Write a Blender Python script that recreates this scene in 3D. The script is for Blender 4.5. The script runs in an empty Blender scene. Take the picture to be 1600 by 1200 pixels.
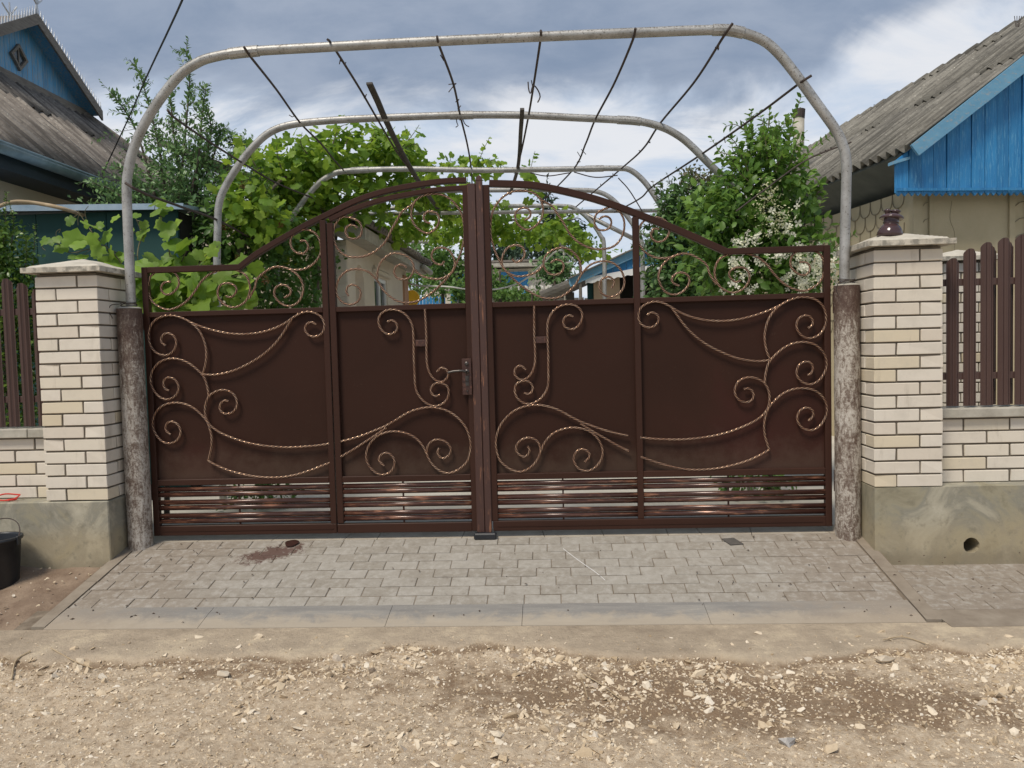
import bpy, math, random
import numpy as np
from mathutils import Vector, Matrix

# ------------------------------------------------------------------ camera, sky, sun
scene = bpy.context.scene
COL = scene.collection
CF, YAW, PITCH, ROLL = 1206.76, -0.0503942, -0.0468268, 0.0264665     # photo pixels (1600 wide)
CAM = np.array([0.471218, -4.466746, 1.149424])

def cam_axes():
    f = np.array([math.sin(YAW)*math.cos(PITCH), math.cos(YAW)*math.cos(PITCH), math.sin(PITCH)])
    r = np.array([math.cos(YAW), -math.sin(YAW), 0.0])
    d = np.cross(f, r)
    c, s = math.cos(ROLL), math.sin(ROLL)
    return c*r+s*d, -s*r+c*d, f
AX_R, AX_D, AX_F = cam_axes()
camd = bpy.data.cameras.new('camera')
camo = bpy.data.objects.new('camera', camd)
COL.objects.link(camo)
camd.sensor_fit = 'HORIZONTAL'; camd.sensor_width = 36.0
camd.lens = CF/1600*36.0
camd.clip_start = 0.05; camd.clip_end = 800
M = Matrix.Identity(4)
for i in range(3):
    M[i][0] = AX_R[i]; M[i][1] = -AX_D[i]; M[i][2] = -AX_F[i]; M[i][3] = CAM[i]
camo.matrix_world = M
scene.camera = camo

scene.view_settings.view_transform = 'Standard'
scene.view_settings.look = 'None'
scene.view_settings.exposure = 1.12
scene.view_settings.gamma = 1.0
scene.view_settings.use_curve_mapping = False

SUN_EL, SUN_AZ = math.radians(58), math.radians(215)     # azimuth clockwise from +Y: behind the camera, to the left
sund = bpy.data.lights.new('sun', 'SUN'); suno = bpy.data.objects.new('sun', sund); COL.objects.link(suno)
sund.energy = 1.5; sund.angle = math.radians(18); sund.color = (1.0, 0.91, 0.78)
sdir = Vector((math.sin(SUN_AZ)*math.cos(SUN_EL), math.cos(SUN_AZ)*math.cos(SUN_EL), math.sin(SUN_EL)))
suno.rotation_euler = sdir.to_track_quat('Z', 'Y').to_euler()
suno.location = (-5, -8, 12)

W = bpy.data.worlds.new('World'); scene.world = W; W.use_nodes = True
def build_sky():
    nt = W.node_tree; N = nt.nodes; L = nt.links; N.clear()
    def n(t, **k):
        x = N.new(t)
        for a, b in k.items(): setattr(x, a, b)
        return x
    def math_(op, a, b=None, clamp=False):
        x = n('ShaderNodeMath', operation=op, use_clamp=clamp)
        for i, v in enumerate((a, b)):
            if v is None: continue
            if isinstance(v, (int, float)): x.inputs[i].default_value = v
            else: L.new(v, x.inputs[i])
        return x.outputs[0]
    def smooth(v, a, b):
        x = n('ShaderNodeMapRange', interpolation_type='SMOOTHSTEP')
        L.new(v, x.inputs[0]); x.inputs[1].default_value = a; x.inputs[2].default_value = b
        return x.outputs[0]
    def mix(f, a, b):
        x = n('ShaderNodeMix', data_type='RGBA')
        L.new(f, x.inputs[0])
        for i, v in ((6, a), (7, b)):
            if isinstance(v, tuple): x.inputs[i].default_value = (*v, 1)
            else: L.new(v, x.inputs[i])
        return x.outputs[2]
    STR = 0.1
    k = 1/STR
    sky = n('ShaderNodeTexSky', sky_type='NISHITA', sun_disc=False, sun_elevation=SUN_EL, sun_rotation=SUN_AZ)
    tc = n('ShaderNodeTexCoord')
    sep = n('ShaderNodeSeparateXYZ'); L.new(tc.outputs['Generated'], sep.inputs[0])
    z = sep.outputs[2]
    zz = math_('ADD', math_('MAXIMUM', z, 0.0), 0.22)
    cx = math_('DIVIDE', sep.outputs[0], zz); cy = math_('DIVIDE', sep.outputs[1], zz)
    comb = n('ShaderNodeCombineXYZ'); L.new(cx, comb.inputs[0]); L.new(cy, comb.inputs[1])
    def noise(sc, det, rough, off, dist=0.0):
        m = n('ShaderNodeMapping'); L.new(comb.outputs[0], m.inputs[0]); m.inputs['Location'].default_value = off
        m.inputs['Scale'].default_value = sc
        t = n('ShaderNodeTexNoise'); L.new(m.outputs[0], t.inputs['Vector'])
        t.inputs['Scale'].default_value = 1.0; t.inputs['Detail'].default_value = det
        t.inputs['Roughness'].default_value = rough; t.inputs['Distortion'].default_value = dist
        return t.outputs[0]
    nb = noise((1.15, 1.15, 1), 8, 0.54, (3.1, 1.7, 0), 0.5)       # big dark bank
    nw = noise((1.9, 2.6, 1), 10, 0.60, (7.3, 2.2, 4), 0.6)        # white heads
    nf = noise((3.4, 4.5, 1), 8, 0.6, (0.3, 9.2, 2), 0.2)          # fine tone
    # clear-ish veil near the horizon, white heads above it, blue grey bank over that
    base = mix(math_('MULTIPLY', smooth(nw, 0.36, 0.60), 1.0), (0.255*k, 0.295*k, 0.355*k), (0.375*k, 0.378*k, 0.388*k))
    base = mix(math_('MULTIPLY', smooth(nf, 0.5, 0.75), 0.35), base, (0.30*k, 0.325*k, 0.365*k))
    dark = mix(smooth(nf, 0.25, 0.75), (0.106*k, 0.134*k, 0.183*k), (0.168*k, 0.192*k, 0.236*k))
    dark = mix(math_('MULTIPLY', smooth(nw, 0.52, 0.72), 0.30), dark, (0.22*k, 0.245*k, 0.295*k))
    e = math_('ADD', z, math_('MULTIPLY', math_('SUBTRACT', nb, 0.5), 0.26))
    e = math_('ADD', e, math_('MULTIPLY', math_('SUBTRACT', nw, 0.5), -0.10))
    e = math_('SUBTRACT', e, math_('MULTIPLY', sep.outputs[0], 0.07))          # the bank lies higher towards +X
    f = smooth(e, 0.258, 0.312)
    cl = mix(f, base, dark)
    fin = mix(math_('ADD', 0.93, 0.0), sky.outputs[0], cl)
    bg = n('ShaderNodeBackground'); L.new(fin, bg.inputs[0]); bg.inputs[1].default_value = STR
    out = n('ShaderNodeOutputWorld'); L.new(bg.outputs[0], out.inputs[0])
build_sky()

# ------------------------------------------------------------------ helpers
rng = np.random.default_rng(7)
random.seed(5)
def ray(x, y):
    return AX_R*((x-800)/CF) + AX_D*((y-600)/CF) + AX_F
def atY(x, y, Y):
    d = ray(x, y); return CAM + d*((Y-CAM[1])/d[1])
def atX(x, y, X):
    d = ray(x, y); return CAM + d*((X-CAM[0])/d[0])
def atZ(x, y, Z):
    d = ray(x, y); return CAM + d*((Z-CAM[2])/d[2])

def groundz(Y):
    if Y > 0.30: return -0.006
    if Y > -0.53: return -0.0674+0.2037*Y
    if Y > -0.74: return -0.1754+0.19*(Y+0.53)
    return -0.2153

class MB:
    def __init__(s): s.v = []; s.f = []; s.m = []
    def add(s, verts, faces, mi=0):
        o = len(s.v); s.v += [tuple(map(float, p)) for p in verts]
        s.f += [tuple(i+o for i in f) for f in faces]; s.m += [mi]*len(faces)
    def box(s, lo, hi, mi=0, T=None, c=0.0):
        lo = np.array(lo, float); hi = np.array(hi, float)
        if c <= 0:
            P = [np.array((hi[0] if i & 1 else lo[0], hi[1] if i & 2 else lo[1], hi[2] if i & 4 else lo[2])) for i in range(8)]
            F = [(0,2,3,1),(4,5,7,6),(0,1,5,4),(2,6,7,3),(0,4,6,2),(1,3,7,5)]
        else:
            P = []; idx = {}
            for i in range(8):
                for a in range(3):
                    p = np.array([hi[k] if i >> k & 1 else lo[k] for k in range(3)])
                    for k in range(3):
                        if k != a: p[k] += (-c if i >> k & 1 else c)
                    idx[i, a] = len(P); P.append(p)
            F = []
            for a in range(3):
                b, d = (a+1) % 3, (a+2) % 3
                for sd in (0, 1):
                    q = [(0,0),(1,0),(1,1),(0,1)]
                    if not sd: q = q[::-1]
                    F.append(tuple(idx[(sd << a)|(u << b)|(w << d), a] for u, w in q))
                    # edges parallel to axis a
                for u in (0, 1):
                    for w in (0, 1):
                        i0 = (u << b)|(w << d); i1 = i0|(1 << a)
                        q = (idx[i0, b], idx[i1, b], idx[i1, d], idx[i0, d])
                        if u == w: q = q[::-1]
                        F.append(q)
            for i in range(8):
                q = (idx[i, 0], idx[i, 1], idx[i, 2])
                if bin(i).count('1') % 2 == 0: q = q[::-1]
                F.append(q)
        if T is not None: P = [T @ Vector(p) for p in P]
        s.add(P, F, mi)
    def sweep(s, pts, prof, up=(0, 1, 0), mi=0, closed_ends=True, twist=None, mis=None, scale=None):
        """profile (list of (a,b)) swept along pts; a along side axis, b along up axis"""
        pts = np.array(pts, float); n = len(pts); k = len(prof)
        t = np.gradient(pts, axis=0); t /= np.linalg.norm(t, axis=1)[:, None]+1e-12
        U = np.array(up, float); V = []; pr = np.array(prof, float)
        for i in range(n):
            side = np.cross(t[i], U); ln = np.linalg.norm(side)
            if ln < 1e-6: side = np.cross(t[i], (1, 0.01, 0)); ln = np.linalg.norm(side)
            side /= ln; u = np.cross(side, t[i])
            a = 0 if twist is None else twist[i]
            c_, s_ = math.cos(a), math.sin(a)
            q = pr*(1 if scale is None else scale[i])
            x = q[:, 0]*c_-q[:, 1]*s_; y = q[:, 0]*s_+q[:, 1]*c_
            V.append(pts[i]+x[:, None]*side+y[:, None]*u)
        V = np.concatenate(V); o = len(s.v)
        s.v += list(map(tuple, V))
        for i in range(n-1):
            for j in range(k):
                j2 = (j+1) % k
                s.f.append((o+i*k+j, o+i*k+j2, o+(i+1)*k+j2, o+(i+1)*k+j)); s.m.append(mi if mis is None else mis[j])
        if closed_ends:
            s.f.append(tuple(o+j for j in range(k))[::-1]); s.m.append(mi)
            s.f.append(tuple(o+(n-1)*k+j for j in range(k))); s.m.append(mi)
    def tube(s, pts, r, n=10, mi=0, scale=None):
        prof = [(r*math.cos(2*math.pi*j/n), r*math.sin(2*math.pi*j/n)) for j in range(n)]
        pts = np.array(pts, float)
        d = pts[-1]-pts[0]
        up = (0, 1, 0) if abs(d[1]) < 0.8*np.linalg.norm(d) else (0, 0, 1)
        s.sweep(pts, prof, up, mi, scale=scale)
    def lathe(s, prof, n=24, mi=0, c=(0, 0, 0), T=None):
        P = []
        for r, z in prof:
            for j in range(n):
                a = 2*math.pi*j/n; p = Vector((c[0]+r*math.cos(a), c[1]+r*math.sin(a), c[2]+z))
                P.append(T @ p if T is not None else p)
        F = []
        for i in range(len(prof)-1):
            for j in range(n):
                j2 = (j+1) % n
                F.append((i*n+j, i*n+j2, (i+1)*n+j2, (i+1)*n+j))
        s.add(P, F, mi)
    def prism(s, poly, d, mi=0):
        """poly: 3-D points of a planar outline, extruded by vector d"""
        k = len(poly); P = [np.array(p, float) for p in poly]; d = np.array(d, float)
        V = P+[p+d for p in P]
        F = [tuple(range(k))[::-1], tuple(range(k, 2*k))]+[(i, (i+1) % k, k+(i+1) % k, k+i) for i in range(k)]
        s.add(V, F, mi)
    def mesh(s, name, mats, smooth=False):
        me = bpy.data.meshes.new(name); me.from_pydata(s.v, [], s.f)
        for m in (mats if isinstance(mats, (list, tuple)) else [mats]): me.materials.append(m)
        if any(s.m): me.polygons.foreach_set('material_index', s.m)
        if smooth: me.polygons.foreach_set('use_smooth', [True]*len(me.polygons))
        me.update(); return me
    def build(s, name, mats, parent=None, smooth=False):
        return obj(name, s.mesh(name, mats, smooth), parent)

def obj(name, me, parent=None, loc=None, rot=None):
    o = bpy.data.objects.new(name, me); COL.objects.link(o)
    if loc is not None: o.location = loc
    if rot is not None: o.rotation_euler = rot
    if parent is not None:
        o.parent = parent
        pl = parent.get('_w')
        base = Vector(pl) if pl is not None else Vector((0, 0, 0))
        o['_w'] = tuple(base)
        if loc is None: o.location = (0, 0, 0)
    return o
def thing(name, label, cat, loc=(0, 0, 0), group=None):
    """Empty whose children are modelled in world coordinates (the empty stays unrotated)"""
    o = bpy.data.objects.new(name, None); COL.objects.link(o); o.empty_display_size = 0.2
    o['label'] = label; o['category'] = cat
    if group: o['group'] = group
    o.location = loc
    return o
ROOTS = []
def world_child(name, mb, mats, root, smooth=False):
    """child whose vertices are world coordinates"""
    o = mb.build(name, mats, None, smooth)
    o.parent = root; o.matrix_parent_inverse = Matrix.Translation(-world_loc(root))
    return o
def world_loc(o):
    v = Vector(o.location)
    p = o.parent
    if p is not None:
        v = v + (Vector((0, 0, 0)) if p is None else world_loc(p)) + o.matrix_parent_inverse.to_translation()
    return v
def place_child(name, me, root, loc, rot=(0, 0, 0), scale=None):
    o = bpy.data.objects.new(name, me); COL.objects.link(o)
    o.parent = root; o.matrix_parent_inverse = Matrix.Translation(-world_loc(root))
    o.location = loc; o.rotation_euler = rot
    if scale is not None: o.scale = scale
    return o
def tag(o, label, cat, group=None):
    o['label'] = label; o['category'] = cat
    if group: o['group'] = group
    return o
def structure(o): o['kind'] = 'structure'; return o
def stuff(o): o['kind'] = 'stuff'; return o

def catmull(P, step):
    P = np.array(P, float); out = []
    Q = np.vstack([2*P[0]-P[1], P, 2*P[-1]-P[-2]])
    for i in range(1, len(Q)-2):
        p0, p1, p2, p3 = Q[i-1:i+3]
        n = max(2, int(np.linalg.norm(p2-p1)/step*1.3))
        for t in np.linspace(0, 1, n, endpoint=False):
            out.append(0.5*((2*p1)+(-p0+p2)*t+(2*p0-5*p1+4*p2-p3)*t*t+(-p0+3*p1-3*p2+p3)*t**3))
    out.append(P[-1]); out = np.array(out)
    d = np.r_[0, np.cumsum(np.linalg.norm(np.diff(out, axis=0), axis=1))]
    k = max(3, int(d[-1]/step)+1)
    s = np.linspace(0, d[-1], k)
    return np.stack([np.interp(s, d, out[:, j]) for j in range(out.shape[1])], 1)

# ------------------------------------------------------------------ materials
class Mat:
    def __init__(s, name, rough=0.8, metal=0.0):
        s.m = bpy.data.materials.new(name); s.m.use_nodes = True
        s.nt = s.m.node_tree; s.N = s.nt.nodes; s.L = s.nt.links
        s.b = s.N['Principled BSDF']; s.out = s.N['Material Output']
        s.b.inputs['Roughness'].default_value = rough; s.b.inputs['Metallic'].default_value = metal
        s._c = {}
    def n(s, t, **k):
        x = s.N.new(t)
        for a, b in k.items(): setattr(x, a, b)
        return x
    def coord(s, kind='obj', scale=(1, 1, 1), rnd=False):
        if kind == 'world': o = s.n('ShaderNodeNewGeometry').outputs['Position']
        else: o = s.n('ShaderNodeTexCoord').outputs['Object']
        m = s.n('ShaderNodeMapping'); s.L.new(o, m.inputs[0]); m.inputs['Scale'].default_value = scale
        if rnd:
            oi = s.n('ShaderNodeObjectInfo'); v = s.n('ShaderNodeVectorMath', operation='SCALE')
            v.inputs[0].default_value = (37.0, 91.0, 53.0); s.L.new(oi.outputs['Random'], v.inputs['Scale'])
            s.L.new(v.outputs[0], m.inputs['Location'])
        return m.outputs[0]
    def noise(s, vec, scale=5, det=6, rough=0.6, dist=0.0):
        t = s.n('ShaderNodeTexNoise'); s.L.new(vec, t.inputs['Vector'])
        t.inputs['Scale'].default_value = scale; t.inputs['Detail'].default_value = det
        t.inputs['Roughness'].default_value = rough; t.inputs['Distortion'].default_value = dist
        return t.outputs[0]
    def ramp(s, fac, stops):
        r = s.n('ShaderNodeValToRGB'); s.L.new(fac, r.inputs[0]); e = r.color_ramp.elements
        while len(e) < len(stops): e.new(0.5)
        for i, (p, c) in enumerate(stops):
            e[i].position = p
            e[i].color = (*c, 1) if isinstance(c, (tuple, list)) else (c, c, c, 1)
        return r.outputs[0]
    def step(s, v, a, b):
        x = s.n('ShaderNodeMapRange', interpolation_type='SMOOTHSTEP')
        s.L.new(v, x.inputs[0]); x.inputs[1].default_value = a; x.inputs[2].default_value = b
        return x.outputs[0]
    def math(s, op, a, b=0.0):
        x = s.n('ShaderNodeMath', operation=op)
        for i, v in enumerate((a, b)):
            if isinstance(v, (int, float)): x.inputs[i].default_value = v
            else: s.L.new(v, x.inputs[i])
        return x.outputs[0]
    def mix(s, f, a, b, mode='MIX'):
        x = s.n('ShaderNodeMix', data_type='RGBA', blend_type=mode)
        if isinstance(f, (int, float)): x.inputs[0].default_value = f
        else: s.L.new(f, x.inputs[0])
        for i, v in ((6, a), (7, b)):
            if isinstance(v, tuple): x.inputs[i].default_value = (*v, 1)
            else: s.L.new(v, x.inputs[i])
        return x.outputs[2]
    def color(s, c):
        if isinstance(c, tuple): s.b.inputs['Base Color'].default_value = (*c, 1)
        else: s.L.new(c, s.b.inputs['Base Color'])
        return s
    def rough(s, v): s.L.new(v, s.b.inputs['Roughness']); return s
    def bump(s, h, strength=0.3, dist=0.01):
        b = s.n('ShaderNodeBump'); b.inputs['Strength'].default_value = strength; b.inputs['Distance'].default_value = dist
        s.L.new(h, b.inputs['Height']); s.L.new(b.outputs[0], s.b.inputs['Normal']); return s
    def rand(s): return s.n('ShaderNodeObjectInfo').outputs['Random']
    def island(s): return s.n('ShaderNodeNewGeometry').outputs['Random Per Island']

def plain(name, c1, c2, scale=6, rough=0.8, bump=0.15, bscale=40, metal=0.0, cs=(1, 1, 1), rnd=True, bdist=0.004):
    m = Mat(name, rough, metal); v = m.coord('obj', cs, rnd)
    n = m.noise(v, scale, 7, 0.62)
    m.color(m.ramp(n, [(0.3, c1), (0.7, c2)]))
    if bump: m.bump(m.noise(v, bscale, 5, 0.6), bump, bdist)
    return m

def mat_brick():
    m = Mat('cream silicate brick', 0.88); v = m.coord('obj', (1, 1, 1), True); r = m.rand()
    tone = m.ramp(r, [(0.0, (0.63, 0.565, 0.475)), (0.5, (0.68, 0.63, 0.55)), (0.86, (0.66, 0.605, 0.51)), (0.95, (0.64, 0.565, 0.43)), (1.0, (0.60, 0.51, 0.36))])
    n = m.noise(v, 9, 7, 0.6)
    c = m.mix(m.math('MULTIPLY', m.step(n, 0.45, 0.75), 0.30), tone, (0.46, 0.42, 0.36))
    sp = m.step(m.noise(v, 95, 3, 0.6), 0.70, 0.78)
    c = m.mix(m.math('MULTIPLY', sp, 0.45), c, (0.27, 0.23, 0.18))
    w = m.coord('world', (1, 1, 0.25)); st = m.noise(w, 11, 7, 0.66, 0.4)
    c = m.mix(m.math('MULTIPLY', m.step(st, 0.56, 0.74), 0.34), c, (0.33, 0.285, 0.22))
    e = m.noise(m.coord('world'), 34, 6, 0.7); c = m.mix(m.math('MULTIPLY', m.step(e, 0.62, 0.74), 0.4), c, (0.36, 0.31, 0.245))
    m.color(c); m.bump(m.noise(v, 60, 6, 0.7), 0.25, 0.003)
    return m.m
def mat_concrete_plinth():
    m = Mat('mottled plinth concrete', 0.9); v = m.coord('world')
    a = m.noise(v, 3.2, 8, 0.62, 0.8); b = m.noise(v, 1.3, 5, 0.55, 0.3); d = m.noise(v, 16, 8, 0.66)
    c = m.ramp(a, [(0.30, (0.185, 0.165, 0.110)), (0.44, (0.31, 0.285, 0.205)), (0.52, (0.25, 0.24, 0.195)), (0.60, (0.37, 0.345, 0.27)), (0.72, (0.47, 0.44, 0.35))])
    sep = m.n('ShaderNodeSeparateXYZ'); m.L.new(v, sep.inputs[0])
    low = m.step(m.math('ADD', sep.outputs[2], m.math('MULTIPLY', m.math('SUBTRACT', b, 0.5), 0.5)), 0.20, 0.02)
    c = m.mix(m.math('MULTIPLY', low, 0.5), c, (0.40, 0.325, 0.20))
    base = m.step(m.math('ADD', sep.outputs[2], m.math('MULTIPLY', m.math('SUBTRACT', d, 0.5), 0.16)), -0.03, -0.12)
    c = m.mix(m.math('MULTIPLY', base, 0.5), c, (0.17, 0.14, 0.095))
    c = m.mix(m.math('MULTIPLY', m.step(d, 0.52, 0.68), 0.5), c, (0.18, 0.165, 0.12))
    m.color(c); m.bump(m.noise(v, 30, 8, 0.7), 0.35, 0.006)
    return m.m
def mat_cap():
    m = Mat('cast concrete cap', 0.85); v = m.coord('world')
    n = m.noise(v, 10, 8, 0.65)
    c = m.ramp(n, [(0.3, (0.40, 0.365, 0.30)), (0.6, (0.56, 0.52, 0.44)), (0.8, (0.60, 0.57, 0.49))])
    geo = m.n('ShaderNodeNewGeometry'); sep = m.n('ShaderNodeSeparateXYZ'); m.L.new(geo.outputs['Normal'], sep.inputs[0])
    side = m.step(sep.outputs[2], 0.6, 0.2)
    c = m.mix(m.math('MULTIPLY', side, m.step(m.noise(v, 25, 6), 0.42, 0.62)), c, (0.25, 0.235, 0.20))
    m.color(c); m.bump(m.noise(v, 45, 6), 0.2, 0.004)
    return m.m
def mat_post():
    m = Mat('peeling brown paint on pipe post', 0.62); v = m.coord('world', (1, 1, 0.34)); v2 = m.coord('world')
    a = m.noise(v, 40, 9, 0.75, 1.2); b = m.noise(v2, 4.5, 5, 0.6, 0.5); h = m.noise(v2, 38, 6, 0.7, 2.0)
    k = m.math('ADD', m.math('MULTIPLY', a, 0.62), m.math('MULTIPLY', b, 0.38))
    k = m.math('ADD', k, m.math('MULTIPLY', m.math('SUBTRACT', h, 0.5), 0.42))
    sep = m.n('ShaderNodeSeparateXYZ'); m.L.new(v2, sep.inputs[0])
    k = m.math('SUBTRACT', k, m.math('MULTIPLY', m.step(sep.outputs[2], 0.95, 1.45), 0.14))
    c = m.ramp(k, [(0.335, (0.075, 0.042, 0.031)), (0.425, (0.145, 0.104, 0.082)), (0.475, (0.225, 0.188, 0.156)), (0.525, (0.40, 0.36, 0.315)), (0.63, (0.56, 0.53, 0.48))])
    m.color(c); m.bump(k, 0.5, 0.006)
    return m.m
def mat_gate():
    m = Mat('dark brown gate paint', 0.42); v = m.coord('world'); n = m.noise(v, 1.6, 5, 0.55)
    m.color(m.ramp(n, [(0.3, (0.036, 0.0165, 0.0115)), (0.7, (0.050, 0.022, 0.0150))]))
    m.rough(m.ramp(m.noise(v, 5, 6), [(0.3, 0.36), (0.7, 0.5)])); m.bump(m.noise(v, 130, 3), 0.04, 0.001)
    m.b.inputs['Specular IOR Level'].default_value = 0.18
    return m.m
def mat_sheet():
    m = Mat('brown painted steel sheet', 0.5); v = m.coord('world'); n = m.noise(v, 1.1, 4, 0.5, 0.6)
    m.color(m.ramp(n, [(0.3, (0.032, 0.0150, 0.0105)), (0.55, (0.037, 0.0165, 0.0115)), (0.75, (0.046, 0.0165, 0.0130))]))
    base = m.b.inputs['Base Color'].links[0].from_socket
    sep = m.n('ShaderNodeSeparateXYZ'); m.L.new(v, sep.inputs[0]); d = m.noise(v, 7, 8, 0.7); f = m.noise(v, 55, 5, 0.7)
    low = m.step(m.math('ADD', sep.outputs[2], m.math('MULTIPLY', m.math('SUBTRACT', d, 0.5), 0.5)), 0.62, 0.34)
    dust = m.math('ADD', m.math('MULTIPLY', low, 0.10), m.math('MULTIPLY', m.math('MULTIPLY', m.step(f, 0.60, 0.70), m.step(d, 0.45, 0.7)), 0.09))
    m.color(m.mix(dust, base, (0.30, 0.24, 0.18)))
    m.rough(m.ramp(m.noise(v, 3, 5), [(0.3, 0.40), (0.7, 0.58)])); m.bump(m.noise(v, 2.2, 3), 0.12, 0.03)
    m.b.inputs['Specular IOR Level'].default_value = 0.12
    return m.m
def mat_patina(name, streak, lo, hi, stretch=(3, 30, 30), rough=0.42, metal=0.15):
    """brown paint with copper brushed over it"""
    m = Mat(name, rough, metal); v = m.coord('world', stretch); n = m.noise(v, 2.2, 6, 0.65, 0.4)
    big = m.noise(m.coord('world', (1.3, 1.3, 4)), 3.5, 4)
    k = m.math('MULTIPLY', m.step(n, lo, hi), m.step(big, 0.36, 0.62))
    c = m.mix(k, (0.058, 0.026, 0.020), streak)
    m.color(c); return m.m
def mat_pipe():
    m = Mat('weathered galvanised pipe', 0.48, 0.35); v = m.coord('world'); v2 = m.coord('world', (6, 6, 6))
    n = m.noise(v, 9, 8, 0.68); f = m.noise(v2, 14, 5, 0.7)
    c = m.ramp(n, [(0.3, (0.27, 0.265, 0.25)), (0.6, (0.42, 0.42, 0.41)), (0.8, (0.50, 0.50, 0.50))])
    geo = m.n('ShaderNodeNewGeometry'); sep = m.n('ShaderNodeSeparateXYZ'); m.L.new(geo.outputs['Normal'], sep.inputs[0])
    up = m.step(sep.outputs[2], 0.0, 0.8)
    sp = m.step(m.math('ADD', f, m.math('MULTIPLY', up, 0.09)), 0.575, 0.64)
    c = m.mix(m.math('MULTIPLY', sp, 0.8), c, (0.095, 0.078, 0.060))
    m.color(c); m.bump(f, 0.2, 0.002); return m.m
def mat_slate(name, c1, c2, c3):
    m = Mat(name, 0.95); v = m.coord('world'); oi = m.rand()
    ac = m.n('ShaderNodeAttribute', attribute_name='across').outputs['Fac']
    sz = m.n('ShaderNodeSeparateXYZ'); m.L.new(v, sz.inputs[0])
    cv = m.n('ShaderNodeCombineXYZ'); m.L.new(m.math('MULTIPLY', ac, 17.0), cv.inputs[0]); m.L.new(m.math('MULTIPLY', sz.outputs[2], 1.6), cv.inputs[1])
    streak = m.noise(cv.outputs[0], 1.0, 5, 0.62)
    a = m.noise(v, 3.0, 8, 0.65, 0.5); b = m.noise(v, 22, 7, 0.72)
    c = m.ramp(a, [(0.3, c1), (0.55, c2), (0.75, c3)])
    c = m.mix(m.math('MULTIPLY', m.step(b, 0.50, 0.66), 0.8), c, tuple(x*0.5 for x in c2))
    c = m.mix(m.math('MULTIPLY', m.step(m.noise(v, 34, 4, 0.6), 0.62, 0.68), 0.8), c, (0.50, 0.48, 0.42))
    c = m.mix(m.math('MULTIPLY', m.step(streak, 0.46, 0.62), 0.75), c, tuple(q*0.45 for q in c1))
    c = m.mix(m.math('MULTIPLY', m.step(streak, 0.42, 0.28), 0.5), c, c3)
    x = m.n('ShaderNodeMix', data_type='RGBA', blend_type='MULTIPLY'); x.inputs[0].default_value = 0.5
    m.L.new(c, x.inputs[6]); m.L.new(m.ramp(oi, [(0, 0.5), (1, 1.0)]), x.inputs[7])
    m.color(x.outputs[2]); m.bump(b, 0.5, 0.008); return m.m
def mat_bluewood(name, c1, c2, worn, amount, cs):
    m = Mat(name, 0.6); v = m.coord('world', cs); r = m.rand()
    n = m.noise(v, 5, 8, 0.66); n2 = m.noise(v, 14, 8, 0.72)
    c = m.ramp(n, [(0.3, c1), (0.7, c2)])
    hs = m.n('ShaderNodeHueSaturation'); m.L.new(c, hs.inputs['Color']); m.L.new(m.ramp(r, [(0, 0.82), (1, 1.12)]), hs.inputs['Value'])
    c = m.mix(m.math('MULTIPLY', m.step(n2, 0.62-amount*0.2, 0.72-amount*0.12), 0.85), hs.outputs[0], worn)
    m.color(c); m.bump(n2, 0.3, 0.003); return m.m
def mat_leaf(name, cols, trans=0.35, rough=0.45, back=None, spec=0.4):
    m = Mat(name, rough); r = m.island(); oi = m.rand()
    k = m.math('FRACT', m.math('ADD', r, oi))
    n = len(cols); c = m.ramp(k, [(i/(n-1), x) for i, x in enumerate(cols)])
    m.color(c); m.b.inputs['Specular IOR Level'].default_value = spec
    t = m.n('ShaderNodeBsdfTranslucent')
    hs = m.n('ShaderNodeHueSaturation'); m.L.new(c, hs.inputs['Color']); hs.inputs['Value'].default_value = 1.5; hs.inputs['Hue'].default_value = 0.485
    m.L.new(hs.outputs[0], t.inputs['Color'])
    mx = m.n('ShaderNodeMixShader'); mx.inputs[0].default_value = trans
    m.L.new(m.b.outputs[0], mx.inputs[1]); m.L.new(t.outputs[0], mx.inputs[2]); m.L.new(mx.outputs[0], m.out.inputs[0])
    return m.m
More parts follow.
